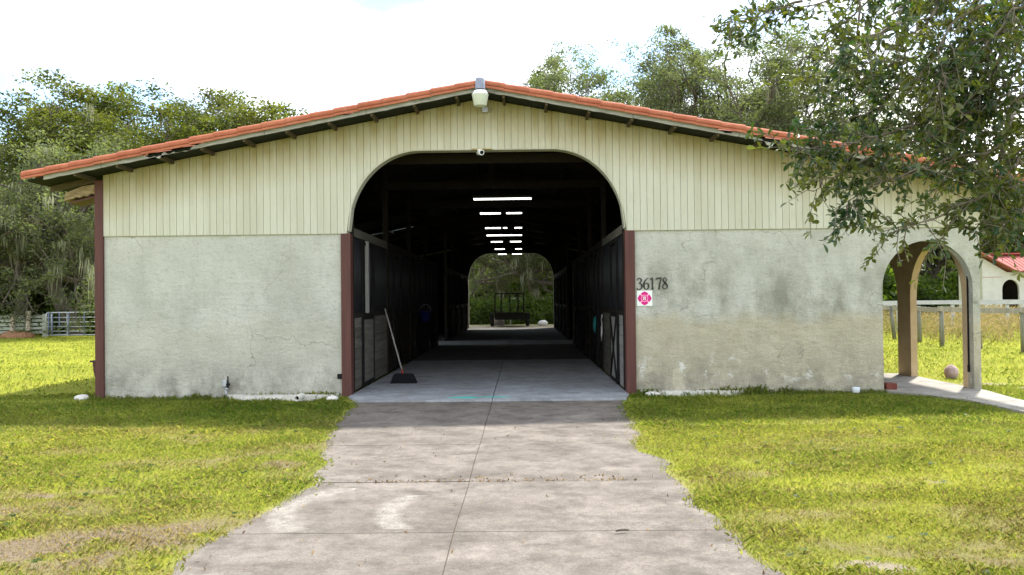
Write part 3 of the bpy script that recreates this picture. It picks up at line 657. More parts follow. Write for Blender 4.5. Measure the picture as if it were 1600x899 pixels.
for x in (-5.4, -4.2, -3.0, -1.6, -0.5, 0.5, 1.6, 3.0, 4.2, 5.4):
    MB().box(x - 0.02, x + 0.02, 0.25, LEN, zu(x) - 0.10, zu(x) - 0.012).build('purlin', DARKWOOD, barn)

# ------------------------------------------------------------------ lit tube lamps hanging across the aisle
lamps = [(19.2, 311, [(740, 830)]), (23.0, 333.5, [(750, 782), (791, 815)]), (27.6, 356.5, [(758, 782), (786, 792), (804, 815)]), (31.2, 368, [(760, 815)]),
         (34.8, 378, [(767, 785), (797, 814)]), (39.6, 389.5, [(773, 788), (805, 815)]), (43.6, 397.5, [(778, 791), (800, 815)])]
lab = ['nearest and longest white tube lamp hanging across the dark aisle', 'second tube lamp from the entrance, lit in two pieces', 'third tube lamp from the entrance, lit in three short pieces',
       'fourth tube lamp from the entrance, one unbroken line', 'fifth tube lamp from the entrance, two equal pieces', 'sixth tube lamp from the entrance, small and broken in two', 'farthest tube lamp, just above the far arch']
for (d, py, segs), lb in zip(lamps, lab):
    c = P((segs[0][0] + segs[-1][1])/2, py, d); x0 = P(segs[0][0], py, d).x; x1 = P(segs[-1][1], py, d).x
    t = empty('tube_lamp', c, lb, 'lamp', 'tube lamps hanging across the aisle')
    MB().prism([(x0-0.03, c.z+0.025), (x1+0.03, c.z+0.025), (x1+0.03, c.z+0.075), (x0-0.03, c.z+0.075)], c.y-0.05, c.y+0.05).build('housing', BLACK, t)
    for a, b in segs: MB().tube([(P(a, py, d).x, c.y, c.z), (P(b, py, d).x, c.y, c.z)], 0.016, 8).build('tube', TUBE, t)
    for x in (x0 + 0.1, x1 - 0.1): MB().tube([(x, c.y, c.z + 0.07), (x, c.y, zu(x) - 0.02)], 0.004, 5).build('hanging_wire', BLACK, t)

# ------------------------------------------------------------------ things on the front
# yard light under the ridge
yl = empty('yard_light', (-0.05, -0.74, 4.60), 'barn yard light with grey cap and milky bucket lens under the roof peak', 'light')
LX, LY = -0.05, -0.76
MB().lathe([(0.088, 4.955), (0.082, 4.975), (0.075, 5.125), (0.066, 5.145)], LX, LY).build('cap', GREYCAP, yl)
MB().lathe([(0.10, 4.945), (0.10, 4.956)], LX, LY).build('collar', BLACK, yl)
MB().lathe([(0.095, 4.70), (0.102, 4.703), (0.132, 4.87), (0.138, 4.876)], LX, LY, 24).build('lens', LENS, yl)
MB().lathe([(0.138, 4.878), (0.130, 4.89), (0.104, 4.935), (0.098, 4.944)], LX, LY, 24).build('reflector_rim', WHITEP, yl)
MB().box(LX + 0.0, LX + 0.10, -0.13, -0.036, 4.73, 4.82).build('photocell_box', GALV, yl, 0.008)
MB().tube([(LX + 0.05, -0.08, 4.82), (LX + 0.04, -0.10, 4.88), (LX, -0.35, 4.975), (LX, -0.70, 5.02)], 0.018, 8).build('bracket_arm', GALV, yl)
# camera at the crown of the arch
sc = empty('security_camera', (-0.03, -0.05, 4.0), 'small white security camera under the crown of the big arch', 'camera')
MB().box(-0.24, 0.10, -0.075, -0.04, 4.118, 4.136).build('mounting_bar', simple('yellowed_bar', (0.42, 0.34, 0.14), (0.5, 0.42, 0.2), 9), sc)
MB().lathe([(0.042, 4.095), (0.042, 4.117)], -0.10, -0.06, 14).build('base', WHITEP, sc)
MB().tube([(-0.10, -0.06, 4.10), (-0.09, -0.08, 4.07)], 0.016, 8).build('bracket', WHITEP, sc)
MB().tube([(-0.12, -0.03, 4.065), (-0.075, -0.13, 4.055), (-0.06, -0.165, 4.05)], [0.040, 0.046, 0.046], 14).build('housing', WHITEP, sc)
MB().tube([(-0.0605, -0.164, 4.05), (-0.058, -0.17, 4.049)], 0.032, 14).build('lens', BLACK, sc)

# house number 36178
def spline(pts, n=7):
    out = []; P_ = [np.array(p, float) for p in pts]
    for i in range(len(P_)-1):
        p0 = P_[max(i-1,0)]; p1 = P_[i]; p2 = P_[i+1]; p3 = P_[min(i+2,len(P_)-1)]
        for k in range(n):
            t = k/n; out.append(0.5*((2*p1)+(-p0+p2)*t+(2*p0-5*p1+4*p2-p3)*t*t+(-p0+3*p1-3*p2+p3)*t**3))
    out.append(P_[-1]); return out
def ribbon(m, pts, ox, oz, s, y0, y1, n=7):
    c = spline(pts, n); L = len(c); vv = []
    for i, p in enumerate(c):
        t = c[min(i+1,L-1)][:2] - c[max(i-1,0)][:2]; t = t/ (np.linalg.norm(t)+1e-9); w = max(p[2]*1.15, 0.05)/2
        for sg in (1, -1):
            x = ox + 0.88*s*(p[0] - sg*t[1]*w); z = oz + s*(p[1] + sg*t[0]*w)
            vv += [(x, y0, z), (x, y1, z)]
    ff = []
    for i in range(L-1):
        a = i*4; b = a+4; ff += [(a, a+2, b+2, b), (a+1, b+1, b+3, a+3), (a, b, b+1, a+1), (a+2, a+3, b+3, b+2)]
    ff += [(0, 1, 3, 2), ((L-1)*4, (L-1)*4+2, (L-1)*4+3, (L-1)*4+1)]
    m.add(vv, ff)
DIG = {'3': [[(0.05,0.80,0.05),(0.12,0.94,0.06),(0.28,0.98,0.07),(0.44,0.84,0.13),(0.36,0.64,0.08),(0.20,0.56,0.05)], [(0.20,0.56,0.05),(0.38,0.54,0.07),(0.50,0.34,0.15),(0.42,0.10,0.10),(0.24,0.02,0.07),(0.10,0.04,0.09),(0.02,0.10,0.10)]],
       '6': [[(0.50,0.99,0.04),(0.30,0.86,0.07),(0.10,0.58,0.13),(0.07,0.30,0.15),(0.16,0.08,0.09),(0.30,0.02,0.06),(0.46,0.10,0.10),(0.53,0.30,0.14),(0.46,0.50,0.09),(0.32,0.56,0.05),(0.14,0.44,0.05)]],
       '1': [[(0.08,0.86,0.05),(0.20,0.92,0.07),(0.28,1.0,0.08)], [(0.30,1.0,0.10),(0.31,0.5,0.13),(0.31,0.02,0.13)], [(0.16,0.02,0.05),(0.31,0.03,0.06),(0.45,0.02,0.05)]],
       '7': [[(0.02,0.80,0.05),(0.06,0.92,0.09),(0.30,0.94,0.11),(0.54,1.0,0.06)], [(0.52,0.98,0.06),(0.42,0.66,0.09),(0.33,0.30,0.12),(0.28,-0.02,0.13)]],
       '8': [[(0.44,0.84,0.06),(0.28,0.99,0.05),(0.10,0.84,0.09),(0.18,0.64,0.14),(0.40,0.42,0.15),(0.50,0.20,0.11),(0.30,0.01,0.06),(0.06,0.16,0.08),(0.16,0.42,0.07),(0.36,0.62,0.05),(0.44,0.84,0.06)]]}
NX0 = gx(995, 15.2); NZ0 = P(995, 453, 15.2).z
hn = empty('house_number', (NX0 + 0.25, -0.01, NZ0), 'black serif house number 36178 on the stucco', 'numerals')
for ch, px in zip('36178', (994.5, 1004.5, 1014.0, 1024.5, 1034.0)):
    m = MB(); ox = gx(px, 15.2); oz = NZ0 + (px - 994.5)*0.00012
    for st in DIG[ch]: ribbon(m, st, ox, oz, 0.195, -0.014, 0.002)
    m.build('numeral', INK, hn)
# square sign with a fire-service cross
cx, cz = gx(1006.5, 15.2), P(1006.5, 466.5, 15.2).z
fs = empty('fire_sign', (cx, -0.01, cz - 0.13), 'square white sign with magenta cross emblem and letter R below the numerals', 'sign')
H = 0.128
MB().prism([(cx-H, cz-H), (cx+H, cz-H), (cx+H, cz+H), (cx-H, cz+H)], -0.012, 0.0).build('plate', PLATEW, fs)
def polar(r_, a): return (cx + r_*math.cos(a), cz + r_*math.sin(a))
MB().prism([polar(0.092 + 0.012*abs(math.cos(2*a)), a) for a in [2*math.pi*k/48 for k in range(48)]], -0.0135, -0.0121).build('emblem_ground', PINK, fs)
for q_ in range(4):
    a0 = q_*math.pi/2
    pts = [polar(0.060, a0 + R(x)) for x in (34, 17, 0, -17, -34)] + [polar(0.102, a0 - R(38)), polar(0.106, a0 - R(20)), polar(0.118, a0), polar(0.106, a0 + R(20)), polar(0.102, a0 + R(38))]
    MB().prism(pts[::-1], -0.0155, -0.0136).build('emblem_arm', MAG, fs)
MB().prism([polar(0.047, 2*math.pi*k/28) for k in range(28)], -0.0155, -0.0136).build('emblem_disc', MAG, fs)
m = MB()
for st in ([(-0.3,-0.5,0.24),(-0.3,0.5,0.24)], [(-0.3,0.40,0.2),(0.1,0.40,0.2),(0.30,0.22,0.22),(0.1,0.02,0.2),(-0.25,0.02,0.2)], [(0.0,0.0,0.22),(0.36,-0.5,0.24)]):
    ribbon(m, st, cx, cz, 0.058, -0.0175, -0.0156, 5)
m.build('letter', PLATEW, fs)
# water tap / conduit on the left wall
x = gx(352, 15.2)
wt_ = empty('wall_hydrant', (x, -0.05, 0), 'small grey metal valve box on a pipe at the left stucco wall', 'fixture')
MB().tube([(x, -0.05, -0.05), (x, -0.05, 0.19)], 0.014, 8).build('pipe', GALV, wt_)
MB().box(x - 0.05, x + 0.02, -0.09, 0.0, 0.19, 0.30).build('box', GALV, wt_, 0.008)
MB().tube([(x + 0.035, -0.06, 0.16), (x + 0.035, -0.06, 0.36)], 0.011, 8).box(x + 0.012, x + 0.06, -0.09, -0.03, 0.20, 0.24).build('riser', BLACK, wt_)
MB().tube([(x - 0.01, -0.06, 0.15), (x + 0.04, -0.06, 0.15)], 0.02, 8).build('coupling', GALV, wt_)
# pipe end in the grass
px_ = P(463, 622, 14.45)
pe = empty('drain_pipe_end', (px_.x, px_.y, 0), 'open end of a pale pipe lying in the shaded grass', 'pipe')
m = MB(); 
ring = []
for rr, yy in ((0.052, 0.35), (0.052, 0.0), (0.034, -0.004), (0.034, 0.2)):
    ring.append([(px_.x + rr*math.cos(2*math.pi*k/18), px_.y + yy, 0.055 + rr*math.sin(2*math.pi*k/18)) for k in range(18)])
vv = [v for r_ in ring for v in r_]; ff = []
for i in range(3):
    for k in range(18): ff.append((i*18+k, (i+1)*18+k, (i+1)*18+(k+1)%18, i*18+(k+1)%18))
m.add(vv, ff, True).build('pipe_wall', STONE, pe)
MB().tube([(px_.x, px_.y + 0.10, 0.055), (px_.x, px_.y + 0.14, 0.055)], 0.033, 14).build('pipe_plug', BLACK, pe)
# stones
def rock(name, loc, size, mat, label, cat='stone', group=None, seed=1):
    rr = random.Random(seed); m = MB(); seg, rg = 12, 7; vv = []; ff = []
    for i in range(rg + 1):
        ph = math.pi*i/rg
        for k in range(seg):
            th = 2*math.pi*k/seg; w = 0.82 + 0.36*float(vnoise(seed*7 + 1.6*math.cos(th)*math.sin(ph) + 3, 1.6*math.sin(th)*math.sin(ph) + 1.3*math.cos(ph) + seed*3 + 5))
            vv.append((loc[0] + size[0]*w*math.sin(ph)*math.cos(th), loc[1] + size[1]*w*math.sin(ph)*math.sin(th), loc[2] + size[2]*w*math.cos(ph)))
    for i in range(rg):
        for k in range(seg): ff.append((i*seg+k, (i+1)*seg+k, (i+1)*seg+(k+1)%seg, i*seg+(k+1)%seg))
    o = m.add(vv, ff, True).build(name, mat); return tag(o, label, cat, group)
rock('stone', (-6.82, -0.05, 0.02), (0.13, 0.1, 0.06), STONE, 'whitish flat stone at the foot of the left corner post', seed=2)
rock('stone', (P(518, 623, 14.6).x, -0.55, 0.015), (0.10, 0.08, 0.06), STONE, 'small white stone in grass beside the left door post', seed=3)
rock('stone', (P(1025, 611, 14.9).x - 0.05, -0.28, 0.0), (0.15, 0.1, 0.06), STONE, 'pale stone in grass beside the right door post', seed=4)
rock('round_rock', (P(1482, 584, 17.5).x, 2.3, 0.11), (0.135, 0.13, 0.14), PINKROCK, 'round pinkish rock on the grass seen through the small arch', 'rock', seed=5)
o = MB().lathe([(0.05, 0.0), (0.058, 0.005), (0.064, 0.085), (0.06, 0.09)], P(1336, 608, 15.0).x, -0.16, 16).build('paint_tin', simple('tin_white', (0.62, 0.68, 0.75), (0.72, 0.76, 0.8), 9, 0.5)); tag(o, 'small white tin standing at the foot of the right stucco wall', 'tin')
o = MB().box(6.66, 6.84, 0.02, 0.24, 0.02, 0.13).build('wood_block', simple('red_block', (0.12, 0.03, 0.02), (0.17, 0.05, 0.035), 8), None, 0.01); tag(o, 'short red-brown block on the path inside the small arch', 'block')
# exposed footing beside the posts
def footing(xa, xb, yb, label, seed):
    xs = np.linspace(xa, xb, 24); lo = [(float(x), float(yb*(0.5 + vnoise(x*3 + seed, 2)) * min(1, 4*min(x-xa, xb-x)/(xb-xa) + 0.15))) for x in xs]
    MB().slab(lo + [(xb, -0.001), (xa, -0.001)], -0.05, 0.05).build('footing', STONE, barn)
footing(-4.4, -2.5, -0.28, '', 1); footing(2.55, 4.4, -0.16, '', 5)
# hopper feeder on the left side wall
fd = empty('wall_feeder', (-6.7, 0.6, 0), 'brown wooden hopper feeder on the left side of the barn', 'feeder')
MB().prism([(-6.61, 0.05), (-6.61, 0.60), (-6.76, 0.60), (-6.74, 0.42), (-6.66, 0.12)][::-1], 0.2, 0.9).build('hopper', OXBLOOD, fd)
MB().box(-6.80, -6.605, 0.18, 0.92, 0.602, 0.63).build('lid', simple('feeder_lid', (0.06, 0.03, 0.025), (0.09, 0.05, 0.04), 6), fd)

# ------------------------------------------------------------------ loose things in the aisle
bt, bb = P(601, 483, 17.6), P(628, 580, 17.2)
br = empty('push_broom', (bb.x, bb.y, 0.03), 'black broom with pale handle leaning on the left stall front', 'broom')
MB().tube([bb, bt], 0.0145, 8).build('handle', HANDLE, br)
MB().tube([bb + Vector((0, 0, 0.04)), bb + Vector((0.008, -0.005, -0.06))], [0.018, 0.026], 8).build('socket', REDP, br)
m = MB(); zt = bb.z - 0.05
vv = []
prof = [(0.155, 0.045, zt), (0.185, 0.06, zt - 0.02), (0.225, 0.075, 0.10), (0.25, 0.09, 0.032)]
for w, dd, z in prof:
    vv += [(bb.x - w + 0.03, bb.y - dd, z), (bb.x + w*1.0 + 0.03, bb.y - dd, z), (bb.x + w + 0.03, bb.y + dd, z), (bb.x - w + 0.03, bb.y + dd, z)]
ff = [(3,2,1,0)[::-1]] + [(i*4+k, (i+1)*4+k, (i+1)*4+(k+1)%4, i*4+(k+1)%4) for i in range(3) for k in range(4)]
m.add(vv, ff).build('bristle_head', BRISTLE, br, 0.01)
c = P(657, 492, 25.5)
bk_ = empty('bucket', (-2.22, c.y, 0.98), 'dark blue bucket hanging on the left stall front', 'bucket')
MB().lathe([(0.12, 1.0), (0.15, 1.26), (0.165, 1.27), (0.165, 1.29)], -2.14, c.y, 18).build('pail', BLUEP, bk_)
MB().tube([(-2.14 + 0.16*math.cos(a), c.y, 1.28 + 0.2*math.sin(a)) for a in np.linspace(0, math.pi, 12)], 0.005, 5).build('bail', GALV, bk_)
hy = P(933, 510, 21.0)
ht = empty('halter', (2.27, hy.y, 0.8), 'teal halter hanging on the right stall front', 'halter')
for k in range(3):
    MB().tube([(2.275 - 0.012*k, hy.y + 0.10*math.sin(a) + 0.03*k, 1.0 + (0.19 - 0.03*k)*math.cos(a)) for a in np.linspace(0, 2*math.pi, 20)], 0.016, 6).build('strap', TEALROPE, ht)
ry = P(946, 515, 18.9).y
rp = empty('lead_rope', (2.24, ry, 0.6), 'pale lead rope looped on the right stall door', 'rope')
MB().tube([(2.245, ry - 0.05, 1.24), (2.245, ry + 0.12, 1.18), (2.245, ry + 0.02, 1.08), (2.245, ry - 0.03, 0.9), (2.245, ry + 0.10, 0.72), (2.245, ry + 0.18, 0.80), (2.245, ry + 0.12, 1.02)], 0.011, 6).build('rope', WROPE, rp)
MB().box(2.236, 2.25, ry - 0.06, ry - 0.035, 1.20, 1.27).build('clip', GALV, rp)
st_ = P(970, 835, 6.18); o = MB().tube([(st_.x - 0.04, st_.y - 0.01, 0.022), (st_.x, st_.y, 0.027), (st_.x + 0.05, st_.y + 0.012, 0.024)], [0.006, 0.009, 0.005], 6).build('stick', BARK); tag(o, 'short dark stick lying on the concrete drive', 'stick')

# trailer beyond the far arch
TY = 37.6; tx = gx(795.5, 52.6)
tr = empty('utility_trailer', (tx, TY, 0), 'black utility trailer with raised ramp gate beyond the far arch', 'trailer')
MB().box(tx - 0.86, tx + 0.86, TY - 0.2, TY + 3.2, 0.50, 0.58).build('deck', BLACK, tr)
m = MB()
for sx in (-0.86, 0.82): m.box(tx + sx, tx + sx + 0.04, TY - 0.2, TY + 3.2, 0.58, 0.92)
m.build('side_rail', BLACK, tr)
MB().box(tx - 0.86, tx + 0.86, TY - 0.24, TY - 0.205, 0.42, 0.78).build('tail_beam', BLACK, tr)
gt = MB().box(tx - 0.86, tx + 0.86, TY - 0.30, TY - 0.25, 1.90, 1.97).build('ramp_gate', BLACK, tr)
MB().box(tx - 0.86, tx + 0.86, TY - 0.30, TY - 0.25, 0.78, 0.85).build('rail', BLACK, gt)
for sx in (-0.83, -0.47, 0.03, 0.50, 0.83): MB().box(tx + sx - 0.04, tx + sx + 0.04, TY - 0.297, TY - 0.253, 0.85, 1.90).build('bar', BLACK, gt)
for sx in (-1, 1):
    wx = tx + sx*1.06
    w = MB()
    prof = [(0.10, -0.10), (0.29, -0.105), (0.335, -0.08), (0.335, 0.08), (0.29, 0.105), (0.10, 0.10)]
    vv = []; seg = 24
    for r_, u in prof:
        for k in range(seg): th = 2*math.pi*k/seg; vv.append((wx + u, TY + 1.4 + r_*math.cos(th), 0.335 + r_*math.sin(th)))
    ff = [(i*seg+k, i*seg+(k+1)%seg, (i+1)*seg+(k+1)%seg, (i+1)*seg+k) for i in range(5) for k in range(seg)]
    wo_ = w.add(vv, ff, True).build('wheel', RUBBER, tr)
    MB().tube([(wx - 0.06, TY + 1.4, 0.335), (wx + 0.06, TY + 1.4, 0.335)], 0.17, 18).build('rim', GALV, wo_)
    MB().tube([(wx, TY + 1.4 + 0.42*math.cos(a), 0.335 + 0.42*math.sin(a)) for a in np.linspace(0.15, math.pi-0.15, 12)], 0.012, 5).box(wx - 0.13, wx + 0.13, TY + 0.98, TY + 1.82, 0.76, 0.79).box(wx - 0.13, wx + 0.13, TY + 0.95, TY + 0.98, 0.42, 0.79).build('fender', BLACK, tr)
MB().tube([(tx - 0.7, TY + 3.2, 0.54), (tx, TY + 4.4, 0.5)], 0.04, 6).tube([(tx + 0.7, TY + 3.2, 0.54), (tx, TY + 4.4, 0.5)], 0.04, 6).build('tongue', BLACK, tr)
MB().tube([(tx, TY + 4.2, 0.0), (tx, TY + 4.2, 0.75)], 0.03, 8).build('jack', GALV, tr)
rock('stone', (gx(847, 55), 40, 0.12), (0.30, 0.25, 0.2), STONE, 'pale boulder on the sand beside the trailer', seed=8)
rock('stone', (gx(777, 56), 41.2, 0.1), (0.45, 0.4, 0.42), BARK, 'dark lump behind the left trailer wheel', seed=9)

# ------------------------------------------------------------------ fences and gates
# right paddock fence, treated posts with one top board, running away from the camera
pf = empty('paddock_fence', (14.2, 14, 0), 'weathered post and board fence along the right paddock', 'fence')
posts = [(14.55, 10.2), (14.3, 12.1), (13.9, 13.7), (14.2, 16.0), (14.25, 18.2), (14.3, 20.3), (14.3, 22.4), (14.6, 8.2), (14.6, 6.2), (14.6, 4.2)]
for k, (x, y) in enumerate(posts):
    lx, ly = rnd.uniform(-0.16, 0.03), rnd.uniform(-0.05, 0.05)
    MB().tube([(x, y, -0.1), (x + lx*0.5, y + ly*0.5, 0.6), (x + lx, y + ly, 1.22)], [0.075, 0.072, 0.068], 10).build('post', POSTD, pf)
srt = sorted(posts, key=lambda p: p[1])
for (xa, ya), (xb, yb) in zip(srt[:-1], srt[1:]):
    z = 1.06 + rnd.uniform(-0.03, 0.03); z2 = 1.06 + rnd.uniform(-0.03, 0.03)
    v = [(xa-0.13, ya, z), (xa-0.09, ya, z), (xb-0.09, yb, z2), (xb-0.13, yb, z2), (xa-0.13, ya, z+0.15), (xa-0.09, ya, z+0.15), (xb-0.09, yb, z2+0.15), (xb-0.13, yb, z2+0.15)]
    MB().add(v, [f for f in BF]).build('board', FENCEW, pf)
bf = empty('back_fence', (20, 25, 0), 'pale grey rail fence crossing behind the paddock', 'fence')
for k in range(14):
    x = 10 + k*2.4; MB().box(x - 0.06, x + 0.06, 24.95, 25.07, -0.05, 1.3).build('post', WHITEBOARD, bf)
    if k < 13: MB().box(x + 0.003, x + 2.397, 24.9, 24.945, 1.17 + rnd.uniform(-0.02, 0.02), 1.36).build('board', WHITEBOARD, bf)
# left board fence and gate
lf = empty('board_fence', (-24, 29, 0), 'mossy horizontal board fence left of the barn', 'fence')
fp = [-34.0, -31.4, -28.8, gx(-40, 44.5), gx(15, 44.5), gx(40, 44.5), gx(66, 44.5)]
for k, x in enumerate(fp):
    tall = k == 5
    MB().box(x - 0.09, x + 0.09, 29.2, 29.36, -0.05, 1.28 if tall else 1.12).build('post', POSTP if k in (4, 5) else FENCEG, lf)
for xa, xb in zip(fp[:-1], fp[1:]):
    for r_ in range(5):
        z = 0.16 + r_*0.19; MB().box(xa + 0.003, xb - 0.003, 29.37, 29.41, z + rnd.uniform(-0.012, 0.012), z + 0.135).build('board', FENCEG, lf)
def tube_gate(x0, x1, y, ang, label, bars, mat, mat2, ups):
    g = empty('tube_gate', (x0, y, 0), label, 'gate', 'tubular gates by the barn'); L = x1 - x0
    c, s = math.cos(ang), math.sin(ang)
    def Q(u, z, o=0): return (x0 + u*c - o*s, y + u*s + o*c, z)
    rr = 0.12; pts = [Q(0.0, 0.12), Q(0.0, 1.2 - rr)] + [Q(rr - rr*math.cos(a), 1.2 - rr + rr*math.sin(a)) for a in np.linspace(0.2, 1.4, 5)] + [Q(L - rr + rr*math.sin(a), 1.2 - rr + rr*math.cos(a)) for a in np.linspace(0.2, 1.4, 5)] + [Q(L, 1.2 - rr), Q(L, 0.12), Q(0.0, 0.12)]
    MB().tube(pts, 0.03, 8).build('frame', mat, g)
    for k in range(bars): MB().tube([Q(0.02, 0.30 + k*0.22), Q(L - 0.02, 0.30 + k*0.22)], 0.022, 6).build('bar', mat, g)
    for u in ups: MB().box(0, 0.01, 0, 0.01, 0, 0.01) and MB().tube([Q(u*L, 0.13, -0.028), Q(u*L, 1.19, -0.028)], 0.03, 6).build('upright', mat2, g)
    return g
tube_gate(gx(76, 43), gx(152.5, 43), 27.8, 0, 'long tubular steel gate nearest the barn corner', 4, GALV, BLUEGATE, (0.02, 0.36, 0.68))
tube_gate(gx(66, 43), gx(66, 43) + 1.1, 27.9, R(62), 'short tubular gate standing turned against the board fence', 4, GALV, BLUEGATE, (0.1, 0.6))
rock('mulch_pile', (gx(14, 43), 28.2, 0.03), (0.85, 0.4, 0.30), MULCH, 'low heap of red-brown mulch in front of the board fence', 'heap', seed=11)

# ------------------------------------------------------------------ outbuilding on the right
D = 65.0; OY = CAM.y + D
ob = empty('outbuilding', (gx(1577, D), OY, 0), 'small white stucco stable with pinkish red roof and arched doorway', 'building')
x_r = gx(1577, D); apx = gx(1524, D); x_l = gx(1531, D)
zE, zR = 3.16, 4.58
dl, dr = gx(1561.5, D), gx(1588, D); dc = (dl+dr)/2; dh = (dr-dl)/2
door = [(dl, 0.0), (dl, 1.9)] + [(dc + dh*math.cos(math.pi*(1-k/12)), 1.95 + 0.7*math.sin(math.pi*k/12)) for k in range(1, 12)] + [(dr, 1.9), (dr, 0.0)]
MB().prism([(x_l, 0)] + door + [(x_r + 14, 0), (x_r + 14, zE), (x_r - 0.35, zE), (x_l, zR - 0.35)], OY, OY + 0.2).build('wall', WHITEWALL, ob)
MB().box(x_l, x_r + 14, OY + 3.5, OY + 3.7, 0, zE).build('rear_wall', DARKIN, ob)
MB().box(x_l, x_l + 0.2, OY + 0.2, OY + 3.5, 0, zR - 0.4).build('end_wall', WHITEWALL, ob)
MB().box(x_l, dl - 0.05, OY - 0.03, OY - 0.002, 2.80, 2.86).build('trim_band', simple('pinkish_trim', (0.42, 0.33, 0.28), (0.5, 0.4, 0.34), 6), ob)
v = [(apx - 0.0, OY - 0.5, zR), (x_r + 0.1, OY - 0.5, zE - 0.02), (x_r + 0.1, OY + 5, zE - 0.02), (apx, OY + 5, zR)]
rb = MB()
def plate(q_, th=0.07): rb.add([*q_, *[(a, b, c_ + th) for a, b, c_ in q_]], BF)
plate([(apx, OY - 0.6, zR - 0.04), (x_r + 0.15, OY - 0.6, zE + 0.0), (x_r + 0.15, OY + 3.4, zE + 0.0), (apx, OY + 3.4, zR - 0.04)])
plate([(apx + 0.05, OY + 2.6, zR - 0.03), (x_r - 0.05, OY - 0.75, zE + 0.03), (x_r + 14.3, OY - 0.75, zE + 0.03), (x_r + 14.3, OY + 2.6, zR - 0.03)])
rf = rb.build('roof', REDROOF, ob)
m = MB()
for k in range(45):
    x = x_r + 0.1 + k*0.31; m.add([(x, OY - 0.74, zE + 0.10), (x + 0.05, OY - 0.74, zE + 0.10), (x + 0.05, OY + 2.6, zR + 0.04), (x, OY + 2.6, zR + 0.04), (x, OY - 0.74, zE + 0.14), (x + 0.05, OY - 0.74, zE + 0.14), (x + 0.05, OY + 2.6, zR + 0.08), (x, OY + 2.6, zR + 0.08)], BF)
tag(m.build('roof_rib', REDROOF, rf), kind='stuff')
MB().box(gx(1570, D), x_r + 14, OY + 1.9, OY + 2.5, zR - 0.05, zR + 0.05).build('ridge_vent', simple('dark_red_ridge', (0.36, 0.07, 0.06), (0.42, 0.1, 0.08), 5), rf)
# pale shed glimpsed behind the trees
sx = gx(1478, 105); sh = empty('pale_shed', (sx, 90, 0), 'pale metal shed far behind, glimpsed through the small arch', 'shed')
MB().box(sx - 3.2, sx + 2.0, 90, 94, 0, 4.2).build('wall', simple('shed_metal', (0.52, 0.57, 0.66), (0.60, 0.65, 0.72), 3, 0.5), sh)
MB().prism([(sx - 3.4, 4.21), (sx + 2.2, 4.21), (sx + 2.2, 4.8), (sx - 3.4, 5.0)], 89.8, 94.2).build('roof', simple('shed_roof', (0.62, 0.66, 0.70), (0.7, 0.74, 0.78), 3, 0.4), sh)
# low grey roof seen beyond the far arch
bx = gx(838, 72); fs2 = empty('far_shelter', (bx, 57, 0), 'low grey shelter roof seen through the far arch', 'shelter')
MB().box(bx - 2.2, bx + 0.7, 57, 59, 1.55, 1.75).build('roof', GALV, fs2)
for x in (bx - 2.0, bx + 0.5): MB().box(x - 0.05, x + 0.05, 57.2, 57.3, 0, 1.55).build('post', POSTD, fs2)

# ------------------------------------------------------------------ plants
def leaf_quads(C, size, rng, up=0.3, aspect=0.5, droop=None):
    n = len(C); u = rng.normal(size=(n, 3)); u[:, 2] = u[:, 2]*0.7 + (droop or 0); u /= np.linalg.norm(u, axis=1)[:, None]
    w = rng.normal(size=(n, 3)); w[:, 2] += up; v = np.cross(u, w); v /= (np.linalg.norm(v, axis=1)[:, None] + 1e-9)
    s = (size * rng.uniform(0.6, 1.3, n))[:, None]
    a = C - u*s*0.5; b = C + v*s*aspect*0.5 + u*s*0.05; c = C + u*s*0.5; d = C - v*s*aspect*0.5 + u*s*0.05
    return np.stack([a, b, c, d], 1).reshape(-1, 3)
def skeleton(rng, H, spread, trunk_h, limbs, rise, lean=(0, 0), r0=0.32):
    segs = []; tips = []; nodes = []
    def grow(p, d, length, r, lev):
        pts = [p]; rs = [r]; k = 5 if lev < 2 else 3; q_ = p.copy(); dd = d.copy()
        for i in range(k):
            dd = dd + rng.normal(size=3)*0.22 + np.array([0, 0, 0.07*rise]); dd /= np.linalg.norm(dd)
            q_ = q_ + dd*length/k; r_ = r*(1 - 0.62*(i+1)/k); pts.append(q_.copy()); rs.append(r_)
            if lev < 3 and i >= (1 if lev else 0):
                for _ in range(2 if lev < 2 else 1):
                    e = dd + rng.normal(size=3)*0.75; e[2] += 0.12*rise; e /= np.linalg.norm(e)
                    grow(q_.copy(), e, length*rng.uniform(0.42, 0.62), r_*0.6, lev + 1)
            nodes.append((q_.copy(), lev))
        segs.append((pts, rs, lev)); tips.append((q_.copy(), lev))
    top = np.array([lean[0], lean[1], trunk_h]); tp = [np.zeros(3), top*0.5 + rng.normal(size=3)*0.12, top]; tp[0][2] = -0.2
    segs.append((tp, [r0*1.25, r0, r0*0.9], -1))
    for i in range(limbs):
        a = 2*math.pi*(i + rng.uniform(-0.3, 0.3))/limbs; el = rng.uniform(0.25, 1.0)*rise
        d = np.array([math.cos(a)*spread, math.sin(a)*spread, el*(H - trunk_h)*0.75 + 0.4]); L = np.linalg.norm(d)
        grow(top - np.array([0, 0, rng.uniform(0, 0.15)*trunk_h]), d/L, L*rng.uniform(0.75, 1.0), r0*0.55, 0)
    return segs, tips, nodes
